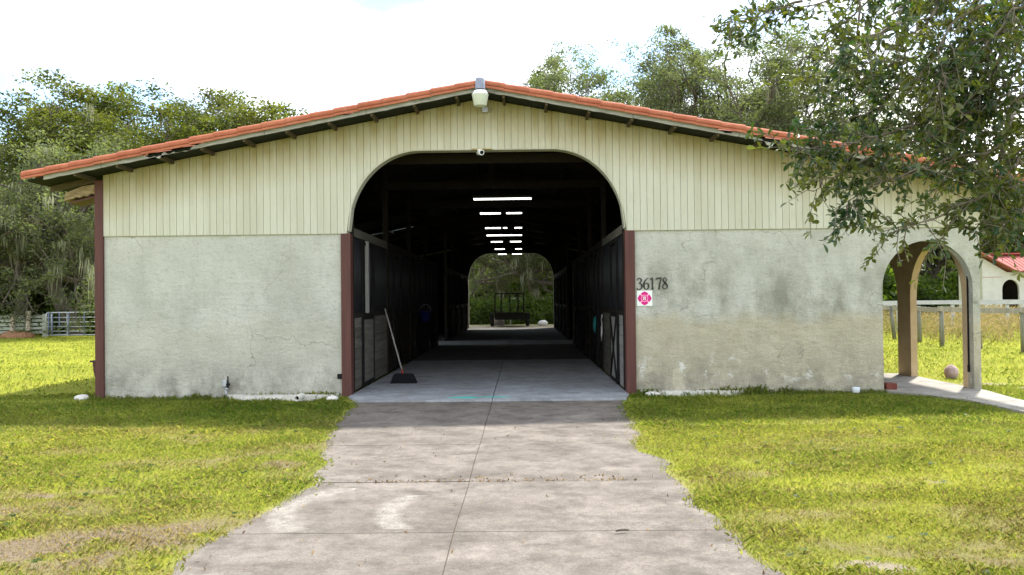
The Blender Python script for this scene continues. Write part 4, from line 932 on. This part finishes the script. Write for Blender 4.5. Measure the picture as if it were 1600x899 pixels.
def tree_meshes(seed, H, spread, trunk_h, limbs, rise, leaf_n, leaf_size, blob, mat, moss=0, lean=(0, 0), r0=0.32, skirt=False):
    rng = np.random.RandomState(seed); segs, tips, nodes = skeleton(rng, H, spread, trunk_h, limbs, rise, lean, r0)
    cen = np.array([lean[0]*0.6, lean[1], trunk_h + 0.46*(H - trunk_h)]); er = np.array([spread*1.12, spread*1.12, (H - trunk_h)*0.60])
    def squash(p):                       # keep the limbs inside a lumpy crown outline
        q_ = (np.asarray(p) - cen)/er; nn = np.linalg.norm(q_)
        lim = 0.80 + 0.38*float(fbm(math.atan2(q_[1], q_[0])*1.9 + seed, q_[2]*2.2 + 9, 3))
        return np.asarray(p) if nn < lim*0.7 or p[2] < trunk_h else cen + q_/nn*er*(lim*0.7 + lim*0.3*math.tanh((nn - lim*0.7)/(lim*0.3)))
    segs = [(pts if lev < 0 else [squash(p) for p in pts], rs, lev) for pts, rs, lev in segs]
    tips = [(squash(p), l) for p, l in tips]; nodes = [(squash(p), l) for p, l in nodes]
    tm = MB(); lm = MB()
    for pts, rs, lev in segs:
        if lev > 2: continue
        (tm if lev < 0 else lm).tube(pts, rs, 8 if lev < 1 else 5, False)
    def done(m, name):
        me = bpy.data.meshes.new(name); me.from_pydata(m.v, [], m.f); me.polygons.foreach_set('use_smooth', [True]*len(m.f)); me.materials.append(BARK); return me
    T = np.array([p for p, l in tips if l >= 0] + [p for p, l in nodes if l >= 2 or (l == 1 and rng.rand() < 0.6)])
    nc = 620
    if len(T) > nc: T = T[rng.permutation(len(T))[:nc]]
    per = max(4, leaf_n // len(T)); C = []; tint = []
    for p in T:
        k = int(per*rng.uniform(0.4, 1.6)); b = blob*rng.uniform(0.6, 1.3)
        g = rng.normal(size=(k, 3)); g *= (rng.rand(k)**0.45/np.linalg.norm(g, axis=1))[:, None]; g = g*np.array([b, b, b*0.66])*1.75; C.append(p + g)
        base = rng.uniform(0.0, 0.8); tint.append(np.clip(base + rng.normal(size=k)*0.18 + 0.25*g[:, 2]/b, 0, 1))  # lit and dark clumps, with lighter clump tops, put into the leaf colour
    C = np.concatenate(C); tint = np.concatenate(tint); C[:, 2] = np.maximum(C[:, 2], 0.3)
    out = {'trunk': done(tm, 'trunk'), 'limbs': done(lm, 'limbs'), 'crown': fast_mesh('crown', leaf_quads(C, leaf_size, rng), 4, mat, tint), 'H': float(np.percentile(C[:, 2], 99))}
    if moss:
        B = [p for p, l in nodes if l >= 1]; V = []; tt = []
        for _ in range(moss):
            p = B[rng.randint(len(B))] + rng.normal(size=3)*0.25; L0 = rng.uniform(0.4, 1.7); base = rng.uniform(0, 1)
            for s_ in range(14):
                q_ = p + rng.normal(size=3)*np.array([0.13, 0.13, 0.08]); L = min(L0*rng.uniform(0.4, 1.0), q_[2] - 1.0)
                if L < 0.2: continue
                w = rng.uniform(0.012, 0.04); a = rng.uniform(0, math.pi); dx, dy = math.cos(a)*w, math.sin(a)*w
                e = rng.normal(size=2)*0.10*L
                V += [q_, q_ + [dx + e[0]*0.3, dy + e[1]*0.3, -L*0.35], q_ + [e[0], e[1], -L], q_ + [-dx + e[0]*0.3, -dy + e[1]*0.3, -L*0.35]]; tt.append(base)
        out['moss'] = fast_mesh('moss', np.array(V), 4, MOSS, tt)
    return out
def plant_tree(ms, x, y, H, rot, label, cat='tree', group=None, name='oak_tree', wide=1.0, z=0):
    o = empty(name, (x, y, z), label, cat, group); s = H / ms['H']
    o.scale = (s*wide, s*wide, s); o.rotation_euler = (0, 0, rot)
    for k in ('trunk', 'limbs', 'crown', 'moss'):
        if k in ms: link({'trunk': 'trunk', 'limbs': 'limb', 'crown': 'crown', 'moss': 'hanging_moss'}[k], ms[k], o)
    for c_ in o.children:
        if c_.name.split('.')[0] in ('crown', 'hanging_moss'): c_['kind'] = 'stuff'
    return o
A1 = tree_meshes(11, 12, 5.5, 2.6, 7, 0.9, 95000, 0.16, 0.44, OAK_A, 22)
A2 = tree_meshes(23, 12, 5.0, 2.2, 7, 1.0, 95000, 0.16, 0.44, OAK_A, 10)
B1 = tree_meshes(31, 16, 4.2, 6.0, 6, 1.3, 60000, 0.15, 0.40, OAK_B, 10)
B2 = tree_meshes(42, 16, 4.6, 5.5, 7, 1.2, 60000, 0.15, 0.40, OAK_B, 12)
M1 = tree_meshes(57, 10, 5.5, 3.6, 6, 0.55, 34000, 0.16, 0.36, OAK_B, 150, lean=(-1.6, 0.3), r0=0.36)
G1 = 'live oaks behind the left fence'
for ms, px, d, H, rot, w, lb in (
    (M1, 118, 47, 9.6, 0.2, 1.0, 'moss-hung oak with a leaning trunk behind the steel gate'),
    (A1, -40, 54, 9.6, 1.0, 1.2, 'leafy oak at the left picture edge behind the board fence'),
    (A2, 75, 57, 11.6, 2.1, 1.2, 'olive oak rising just left of the roof tip'),
    (A1, 170, 58, 14.2, 3.3, 1.2, 'broad olive oak above the left eave'),
    (A2, 250, 60, 15.0, 4.0, 1.25, 'tallest yellow-green oak above the left roof slope'),
    (A1, 320, 62, 15.9, 0.4, 1.2, 'yellow-green oak behind the middle of the left roof slope'),
    (A2, 395, 66, 15.0, 5.2, 1.1, 'yellow-green oak at the right end of the left tree mass'),
    (B1, 450, 84, 17.6, 0.7, 0.8, 'faint distant tree peeping over the left roof slope'),
    (M1, 20, 49, 8.6, 2.6, 1.0, 'moss-draped oak over the mulch heap')):
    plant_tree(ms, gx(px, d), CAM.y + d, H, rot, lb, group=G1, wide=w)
G2 = 'tall trees behind the right roof slope'
for ms, px, d, H, rot, w, lb in (
    (B1, 828, 70, 17.8, 2.0, 0.4, 'thin sparse treetop just right of the roof peak'),
    (B2, 892, 64, 17.4, 0.4, 1.15, 'airy grey-green tree at the left end of the right tree row'),
    (B1, 935, 72, 19.6, 5.4, 1.15, 'paler tree standing behind the left end of the right tree row'),
    (B1, 972, 62, 19.2, 1.2, 0.95, 'tall rounded tree with dark limbs above the right roof slope'),
    (B2, 1060, 66, 18.8, 2.2, 1.15, 'grey-green tree in the middle of the right tree row'),
    (B1, 1145, 62, 19.0, 3.4, 1.15, 'full grey-green tree beside the overhanging oak twigs'),
    (B2, 1235, 60, 18.6, 4.1, 1.15, 'tree showing between the overhanging oak sprays'),
    (B1, 1335, 64, 18.8, 5.0, 1.15, 'tree mostly hidden by the overhanging oak, right of centre')):
    plant_tree(ms, gx(px, d), CAM.y + d, H, rot, lb, group=G2, wide=w)
G3 = 'dark trees behind the paddock'
for ms, px, d, H, rot, w, lb in (
    (A2, 1395, 88, 13, 0.3, 1.0, 'dark tree seen at the left side of the small arch'), (A1, 1455, 84, 13.5, 1.5, 0.9, 'dark mossy tree seen in the middle of the small arch'),
    (A2, 1535, 92, 14, 2.6, 1.1, 'dark tree directly behind the white stable'), (A1, 1610, 94, 14.5, 3.7, 1.1, 'dark tree behind the red roof at the right picture edge'), (A2, 1700, 92, 14, 4.9, 1.1, 'dark tree beyond the right picture edge')):
    plant_tree(ms, gx(px, d), CAM.y + d, H, rot, lb, group=G3, wide=w)
G4 = 'mossy oaks beyond the far arch'
for ms, px, d, H, rot, lb in ((M1, 846, 69, 9.0, 1.1, 'mossy oak at the right of the far arch view'), (M1, 766, 73, 9.6, 3.9, 'mossy oak at the left of the far arch view'), (A1, 800, 92, 11.5, 2.2, 'dense oak filling the far arch behind the mossy ones'), (A2, 745, 94, 11.5, 0.9, 'dense oak at the far left through the far arch'), (A2, 860, 94, 11.5, 4.2, 'dense oak at the far right through the far arch')):
    plant_tree(ms, gx(px, d), CAM.y + d, H, rot, lb, group=G4)
# shrubs
def shrub_mesh(seed, n, mat):
    rng = np.random.RandomState(seed); T = rng.normal(size=(46, 3)); T /= np.linalg.norm(T, axis=1)[:, None]; T *= rng.uniform(0.3, 1.0, (46, 1))**0.6
    T[:, 2] = np.abs(T[:, 2])*0.95; C = np.repeat(T, n//46, 0) + rng.normal(size=(46*(n//46), 3))*0.16; C[:, 2] = np.abs(C[:, 2])
    tint = np.clip(np.repeat(rng.uniform(0, 0.7, 46), n//46) + 0.3*C[:, 2] + rng.normal(size=len(C))*0.15, 0, 1)
    cr_ = fast_mesh('foliage', leaf_quads(C, 0.15, rng), 4, mat, tint)
    m = MB()
    for t in T[:14]: m.tube([(0, 0, -0.05), tuple(t*0.4 + [0, 0, 0.1]), tuple(t*0.9)], [0.03, 0.02, 0.008], 5, False)
    me = bpy.data.meshes.new('stems'); me.from_pydata(m.v, [], m.f); me.materials.append(BARK)
    return cr_, me
S1 = shrub_mesh(3, 4600, BUSH); S2 = shrub_mesh(8, 4600, BUSH)
def shrub(k, px, d, w, h, lb, grp):
    o = empty('shrub', (gx(px, d), CAM.y + d, 0), lb, 'shrub', grp); o.scale = (w, w*0.8, h); o.rotation_euler = (0, 0, k*1.9)
    f, s = (S1, S2)[k % 2]; link('foliage', f, o); link('stems', s, o)
SG = 'undergrowth shrubs behind the left fence'
for k, (px, d, w, h, lb) in enumerate(((-45, 50, 2.4, 2.6, 'shrub at the far left picture edge'), (15, 51, 2.2, 2.4, 'dark shrub behind the mulch heap'), (62, 52, 2.0, 2.2, 'shrub behind the tall pale fence post'), (96, 47.5, 1.3, 1.5, 'bright green shrub behind the middle of the steel gate'),
        (135, 50, 2.2, 2.8, 'tall shrub against the barn corner'), (30, 60, 4.0, 4.6, 'high dark thicket behind the left oaks'), (120, 62, 4.2, 5.0, 'high dark thicket beside the barn corner'), (-30, 62, 4.2, 4.6, 'high thicket beyond the left edge'))):
    shrub(k, px, d, w, h, lb, SG)
SG = 'hedge shrubs beyond the far arch'
for k, (px, lb) in enumerate(((742, 'hedge shrub at the left jamb of the far arch'), (768, 'hedge shrub left of the trailer'), (795, 'hedge shrub behind the trailer'), (822, 'hedge shrub right of the trailer'), (850, 'hedge shrub at the right of the far arch view'), (876, 'hedge shrub behind the right jamb of the far arch'))):
    shrub(k, px, 59.5 + (k % 2)*0.8, 1.5, 1.7, lb, SG)
SG = 'tall thicket far beyond the far arch'
for k, (px, lb) in enumerate(((735, 'tall thicket shrub at the left of the far arch view'), (775, 'tall thicket shrub left behind the trailer'), (815, 'tall thicket shrub right behind the trailer'), (855, 'tall thicket shrub at the right of the far arch view'), (890, 'tall thicket shrub behind the right jamb'))):
    shrub(k + 1, px, 79, 3.0, 4.6, lb, SG)
SG = 'thicket behind the paddock'
for k, (px, d, w, h, lb) in enumerate(((1385, 76, 3.4, 4.0, 'thicket shrub at the left side of the small arch'), (1420, 78, 3.2, 3.0, 'thicket shrub behind the second pier'), (1455, 76, 3.0, 2.6, 'thicket shrub in the middle of the small arch'), (1495, 77, 3.4, 3.6, 'thicket shrub at the right side of the small arch'), (1530, 80, 3.6, 4.6, 'thicket shrub beside the white stable'))):
    shrub(k, px, d, w, h, lb, SG)
# tall dry weeds in the paddock
rng = np.random.RandomState(5); n = 60000
X = rng.uniform(14.6, 44, n); Y = rng.uniform(13.5, 46, n)
top_h = np.clip(fbm(X*0.45, Y*0.45, 4)*2.0 - 0.25, 0.12, 1.4)*0.85; keep = ((X - CAM.x)/(Y - CAM.y) > 0.30) & (fbm(X*0.9 + 7, Y*0.9, 3) > 0.40); X, Y, top_h = X[keep], Y[keep], top_h[keep]; n = len(X)
Cw = np.stack([X, Y, top_h*rng.rand(n)**0.8 + 0.03], 1)
V1 = leaf_quads(Cw, 0.20, rng, 0.2, 0.22, 1.3); k = n//5
b0 = np.stack([X[:k], Y[:k], np.zeros(k)], 1); e = rng.normal(size=(k, 2))*0.14; a = rng.uniform(0, math.pi, k); dv = np.stack([np.cos(a)*0.010, np.sin(a)*0.010, np.zeros(k)], 1)
tp = b0 + np.stack([e[:, 0], e[:, 1], top_h[:k]*rng.uniform(0.6, 1.25, k)], 1)
V2 = np.stack([b0 - dv*0.5, b0 + dv*0.5, (b0+tp)/2 + dv, tp], 1).reshape(-1, 3)
tw_ = np.clip(fbm(X*0.35, Y*0.5, 3)*1.9 - 0.55 + 0.45*Cw[:, 2] + rng.normal(size=n)*0.22, 0, 1)
tag(link('tall_weeds', fast_mesh('tall_weeds', np.concatenate([V1, V2]), 4, WEED, np.concatenate([tw_, np.clip(tw_[:k] + 0.25, 0, 1)]))), 'tall dry brown weeds growing in the paddock behind the post fence', 'weeds', kind='stuff')

# ------------------------------------------------------------------ overhanging live oak in the right foreground
rng = np.random.RandomState(77)
fo = empty('live_oak', (8.2, -8.6, 0), 'live oak whose leafy branches hang in from the top right', 'tree')
MB().tube([(8.2, -8.6, -0.2), (8.1, -8.6, 0.6), (8.15, -8.7, 1.8), (8.0, -8.8, 3.0)], [0.48, 0.36, 0.32, 0.30], 14).build('trunk', BARK, fo)
limbs = [[(8.0, -7.8, 2.9), (6.9, -8.0, 3.9), (5.6, -8.1, 4.3), (4.4, -8.2, 4.45), (3.2, -8.3, 4.35)], [(8.0, -7.8, 3.0), (7.2, -8.2, 4.2), (6.0, -8.8, 5.0), (4.8, -9.2, 5.2)],
         [(8.0, -7.8, 2.9), (7.0, -7.6, 3.3), (5.8, -7.5, 3.5), (4.8, -7.5, 3.35), (4.2, -7.6, 3.0)], [(8.05, -7.7, 2.8), (7.2, -8.6, 4.0), (6.4, -9.4, 4.9), (5.6, -10.0, 5.3)]]
limbs = [[(a, b - 1.0, c) for a, b, c in L] for L in limbs]
lb_m = MB()
for L in limbs: lb_m.tube(L, [0.15 - 0.12*i/(len(L)-1) for i in range(len(L))], 8)
tag(lb_m.build('limbs', BARK, fo), kind='stuff')
tw = MB(); LC = []; LD = []; LT = []
def spray(path, dens, r=0.011, side=0.34, dep=2):
    """twiggy branch along path, with side shoots carrying leaves"""
    pts = [Vector(p) for p in path]; fine = []
    for i in range(len(pts)-1):
        for k in range(5): fine.append(pts[i].lerp(pts[i+1], k/5) + Vector(rng.normal(size=3))*0.012)
    fine.append(pts[-1]); n = len(fine)
    tw.tube(fine, [r*(1 - 0.8*i/(n-1)) for i in range(n)], 5, False)
    L = sum((fine[i+1]-fine[i]).length for i in range(n-1)); cnt = int(L*dens*1.35)
    base = rng.uniform(0.1, 0.8)
    for j in range(cnt):
        t = rng.uniform(0.12, 1.0); i = min(n-2, int(t*(n-1))); p = fine[i].lerp(fine[i+1], t*(n-1)-i)
        d = (fine[i+1]-fine[i]).normalized()
        e = (d*0.7 + Vector(rng.normal(size=3))*0.75 + Vector((0, 0, -0.28))).normalized(); l2 = side*rng.uniform(0.35, 1.0)
        q1 = p + e*l2*0.5 + Vector(rng.normal(size=3))*0.02; q2 = p + e*l2 + Vector((0, 0, -0.06*l2)) + Vector(rng.normal(size=3))*0.03
        tw.tube([p, q1, q2], [0.0035, 0.0028, 0.0015], 4, False)
        nl = int(rng.uniform(10, 19)); tb = np.clip(base + rng.normal()*0.22, 0, 1)
        for s_ in range(nl):
            u = rng.uniform(0.15, 1.05); c = p.lerp(q1, u*2) if u < 0.5 else q1.lerp(q2, (u-0.5)*2)
            ld = (e*0.8 + Vector(rng.normal(size=3))*0.75).normalized()
            LC.append(c); LD.append(ld); LT.append(np.clip(tb + rng.normal()*0.15, 0, 1))
def pathpx(*a): return [P(x, y, d - 1.1) for x, y, d in a]
# hanging sprays seen against the sky and the barn
for path, dens in (
    (pathpx((1700, -80, 7.6), (1500, -40, 7.5), (1330, -5, 7.4), (1200, 18, 7.3), (1128, 40, 7.2)), 20),
    (pathpx((1420, -60, 7.6), (1360, 0, 7.6), (1290, 60, 7.5), (1245, 105, 7.5)), 24),
    (pathpx((1345, -30, 7.3), (1342, 40, 7.3), (1338, 110, 7.3), (1335, 150, 7.3)), 10),
    (pathpx((1450, -60, 7.2), (1400, 40, 7.2), (1310, 90, 7.1), (1255, 130, 7.1)), 16),
    (pathpx((1250, 0, 7.5), (1190, 20, 7.5), (1160, 60, 7.4)), 16),
    (pathpx((1600, 150, 7.0), (1480, 180, 6.9), (1370, 215, 6.8), (1290, 232, 6.8), (1222, 236, 6.7)), 22),
    (pathpx((1500, 190, 6.9), (1400, 235, 6.8), (1320, 265, 6.8), (1270, 300, 6.7)), 20),
    (pathpx((1560, 230, 6.8), (1450, 260, 6.7), (1370, 290, 6.7), (1305, 330, 6.6)), 22),
    (pathpx((1640, 280, 6.7), (1540, 300, 6.6), (1450, 345, 6.6), (1365, 368, 6.5)), 19),
    (pathpx((1560, 300, 6.8), (1500, 330, 6.8), (1470, 372, 6.7)), 16),
    (pathpx((1700, 250, 6.6), (1640, 300, 6.6), (1580, 340, 6.6), (1520, 352, 6.6)), 22),
    (pathpx((1480, 60, 7.1), (1420, 140, 7.0), (1350, 180, 7.0), (1290, 205, 6.9)), 15),
    (pathpx((1700, 300, 6.9), (1640, 330, 6.9), (1590, 358, 6.9), (1560, 372, 6.8)), 18)):
    spray(path, dens)
# the dense body of the branch
for k in range(54):
    x0 = rng.uniform(1420, 1720); y0 = rng.uniform(-100, 190); d = rng.uniform(6.5, 8.0)
    dx = rng.uniform(-130, 10); dy = rng.uniform(40, 120)
    spray(pathpx((x0, y0, d), (x0 + dx*0.5, y0 + dy*0.35, d - 0.05), (x0 + dx, y0 + dy, d - 0.1)), 18)
for k in range(18):
    x0 = rng.uniform(1530, 1780); y0 = rng.uniform(110, 270); d = rng.uniform(6.5, 7.8)
    dx = rng.uniform(-120, -10); dy = rng.uniform(20, 70)
    spray(pathpx((x0, y0, d), (x0 + dx*0.5, y0 + dy*0.35, d - 0.05), (x0 + dx, y0 + dy, d - 0.1)), 20)
# the crown carrying on above and to the right
for k in range(70):
    p = Vector((rng.uniform(4.4, 9.8), rng.uniform(-12.0, -9.2), rng.uniform(4.0, 6.2)))
    if p.x < 5.2 and p.z < 4.6: p.z += 0.6
    q_ = p + Vector((rng.uniform(-0.7, 0.7), rng.uniform(-0.6, 0.6), rng.uniform(-0.6, 0.2)))
    spray([p, p.lerp(q_, 0.5) + Vector((0, 0, 0.08)), q_], 22, 0.012, 0.42)
# boughs that carry the sprays
for a_, b_ in (((4.4, -8.2, 4.45), (1560, 60, 7.2)), ((4.2, -7.6, 3.0), (1560, 250, 6.9)), ((4.8, -7.5, 3.35), (1640, 150, 7.0)), ((3.2, -8.3, 4.35), (1420, -40, 7.4)), ((4.4, -8.2, 4.45), (1500, 0, 7.3))):
    p0 = Vector(a_) + Vector((0, -1.0, 0)); p1 = P(b_[0], b_[1], b_[2] - 1.1); tw.tube([p0, p0.lerp(p1, 0.5) + Vector((0, 0, 0.06)), p1], [0.03, 0.022, 0.012], 6)
tag(tw.build('twigs', TWIG, fo), kind='stuff')
C = np.array([tuple(c) for c in LC]); Dv = np.array([tuple(c) for c in LD]); n = len(C)
W = rng.normal(size=(n, 3)); W[:, 2] += 0.8; S = np.cross(Dv, W); S /= (np.linalg.norm(S, axis=1)[:, None] + 1e-9); Nn = np.cross(S, Dv)
ln = rng.uniform(0.036, 0.070, n)[:, None]; wd_ = ln*rng.uniform(0.30, 0.42, (n, 1)); cup = rng.uniform(0.05, 0.3, (n, 1))*wd_
b0 = C; tip = C + Dv*ln - Nn*ln*0.10; mid1 = C + Dv*ln*0.38; mid2 = C + Dv*ln*0.74 - Nn*ln*0.03
V = np.stack([b0, mid1 + S*wd_*0.42 + Nn*cup, mid2 + S*wd_*0.5 + Nn*cup, tip, mid2 + Nn*0.0, mid1,   b0, mid1, mid2, tip, mid2 - S*wd_*0.5 + Nn*cup, mid1 - S*wd_*0.42 + Nn*cup], 1).reshape(-1, 3)
crown = link('crown', fast_mesh('crown', V - np.array([8.2, -8.6, 0]), 6, FORE, np.repeat(np.array(LT), 2)), fo); tag(crown, kind='stuff')
print('foreground leaves', n)

# ------------------------------------------------------------------ grass blades
rng = np.random.RandomState(99)
def scatter(n, d0, d1, pw):
    d = d0 + (d1-d0)*rng.rand(n)**pw; lat = rng.uniform(-0.68, 0.68, n)*(d + 2.5); return CAM.x + lat, CAM.y + d
XS = []; YS = []; HS = []; WS = []
for cnt, d0, d1, hmin, hmax, w in ((200000, 3.6, 7.5, 0.016, 0.042, 0.0034), (230000, 7.0, 11.5, 0.018, 0.046, 0.0045), (150000, 11.0, 16.0, 0.022, 0.06, 0.006), (150000, 15.5, 44, 0.03, 0.08, 0.010)):
    x, y = scatter(cnt, d0, d1, 0.8); XS.append(x); YS.append(y); HS.append(rng.uniform(hmin, hmax, cnt)); WS.append(np.full(cnt, w))
# longer unmown tufts along the wall foot
for xa, xb in ((XL - 0.2, -2.5), (2.5, 6.7)):
    cnt = 2600; XS.append(rng.uniform(xa, xb, cnt)); YS.append(-0.02 - np.abs(rng.normal(size=cnt))*0.09); HS.append(rng.uniform(0.03, 0.12, cnt)*(0.5 + fbm(XS[-1]*2.5, XS[-1]*0, 3))); WS.append(np.full(cnt, 0.0045))
x = np.concatenate(XS); y = np.concatenate(YS); h = np.concatenate(HS); w = np.concatenate(WS)
ed = 0.11*rng.normal(size=len(x))
on_drive = (y < 0.3) & (x > drive_l(y) + edge_wob(y, 3) + ed + 0.03) & (x < drive_r(y) + edge_wob(y, 8) - ed - 0.03)
in_barn = (x > XL - 0.18) & (x < XR + 0.1) & (y > -0.012) & (y < 36)
on_floor = (np.abs(x) < 2.3) & (y > -1.0) & (y < 0.3)
pl = np.interp(y, [-6, -3.2, -1.5, -0.75, -0.15, 0.3], [7.3, 7.3, 7.25, 6.95, 6.62, 6.62]); on_path = (y > -6) & (y < 3.3) & (x > pl + ed*0.7) & (x < 8.05 - ed*0.7)
sn = sandiness(x, y); dr_ = dryness(x, y)
keep = ~(on_drive | in_barn | on_floor | on_path) & (rng.rand(len(x)) > sn*0.92) & ~((y > 36) & (np.abs(x) < 5))
keep &= rng.rand(len(x)) > dr_*0.35
x, y, h, w, dr_ = x[keep], y[keep], h[keep], w[keep], dr_[keep]; n = len(x)
clump = fbm(x*2.2 + 40, y*2.2, 3); h = h*(0.5 + 1.0*clump)*np.where(dr_ > 0.5, 0.7, 1.0)
h = h*rng.uniform(0.6, 1.35, n)
dr_b = np.clip(dr_*0.9 + rng.normal(size=n)*0.24 + (rng.rand(n) < np.interp(y, [-4.2, -2.4], [0.2, 0.05]))*0.6, 0, 1)  # fewer straw blades in the barn's shadow, coloured to suit the shade
tint = np.clip(0.55*fbm(x*0.8, y*0.8 + 7, 3) + np.interp(y, [-4.2, -2.4, 0.5, 4], [0.27, 0.0, 0.1, 0.27]) + rng.normal(size=n)*0.20, 0, 1)  # darker, greener tint in the barn's shadow: shade put into blade colour
a = rng.uniform(0, 2*math.pi, n); ln_ = rng.uniform(0.2, 1.1, n); z0 = ground_z(x, y) - 0.004
ln_ = np.where((y > -0.35) & (y < 0), ln_*0.45, ln_)
dirv = np.stack([np.cos(a), np.sin(a)], 1); side = np.stack([-np.sin(a), np.cos(a)], 1)*w[:, None]*0.5
b0 = np.stack([x, y, z0], 1); s3 = np.concatenate([side, np.zeros((n, 1))], 1)
mid = b0 + np.concatenate([dirv*(h*ln_*0.35)[:, None], (h*0.62)[:, None]], 1); tip = b0 + np.concatenate([dirv*(h*ln_)[:, None], (h*rng.uniform(0.6, 1.0, n))[:, None]], 1)
V = np.stack([b0 - s3, b0 + s3, mid + s3*0.9, tip, mid - s3*0.9], 1).reshape(-1, 3)
gm = fast_mesh('grass', V, 5, GRASS, tint)
at_ = gm.attributes.new('dry', 'FLOAT', 'POINT'); at_.data.foreach_set('value', np.repeat(dr_b, 5).astype(np.float32))
tag(link('grass', gm), 'short patchy yellow-green lawn grass with dry brown spots', 'grass', kind='stuff')
print('blades', n)

# broad-leaved weeds in the lawn, fallen leaves, and debris caught in a joint of the drive
rng = np.random.RandomState(123)
def lawn_spots(n, d0, d1):
    x, y = scatter(n, d0, d1, 0.8); ok = (y < -0.1) & ~((x > drive_l(y) - 0.1) & (x < drive_r(y) + 0.1)) & ~((x > 6.5) & (y > -6)); return x[ok], y[ok]
x, y = lawn_spots(420, 4, 14.5); V = []; tt = []
for a, b in zip(x, y):
    m = rng.randint(5, 10); base = rng.uniform(0, 0.7); sz = rng.uniform(0.02, 0.045)
    for k in range(m):
        th = 2*math.pi*k/m + rng.uniform(-0.3, 0.3); L = sz*rng.uniform(0.7, 1.2); w = L*0.28; dx, dy = math.cos(th), math.sin(th); z = 0.012
        V += [(a, b, z), (a + dx*L*0.55 - dy*w, b + dy*L*0.55 + dx*w, z + L*0.45), (a + dx*L, b + dy*L, z + L*0.25), (a + dx*L*0.55 + dy*w, b + dy*L*0.55 - dx*w, z + L*0.45)]; tt.append(base)
tag(link('lawn_weeds', fast_mesh('lawn_weeds', np.array(V), 4, BUSH, tt)), 'low broad-leaved weeds scattered through the lawn', 'weeds', kind='stuff')
x, y = scatter(1500, 4, 14.2, 0.8); ok = (y < -1.0) & ((rng.rand(len(x)) < 0.5) | (np.minimum(np.abs(x - drive_l(y)), np.abs(x - drive_r(y))) < 0.35)); x, y = x[ok], y[ok]
z = np.where((x > drive_l(y)) & (x < drive_r(y)), 0.012, 0.035)
jx = rng.uniform(-0.9, 1.6, 260); jy = -7.22 + rng.normal(size=260)*0.025 + (rng.rand(260) < 0.3)*rng.uniform(0, 0.25, 260)
x = np.concatenate([x, jx]); y = np.concatenate([y, jy]); z = np.concatenate([z, np.full(260, 0.012)])
LEAFB = leaf_mat('fallen_leaf', (0.10, 0.06, 0.03), (0.30, 0.21, 0.10), 0.15, 0.8, 0.15, (1.1, 1.0, 0.7))
tag(link('fallen_leaves', fast_mesh('fallen_leaves', leaf_quads(np.stack([x, y, z], 1), 0.034, rng, 2.5, 0.4), 4, LEAFB, rng.rand(len(x)))), 'small brown fallen leaves scattered on the drive and its edges', 'leaves', kind='stuff')
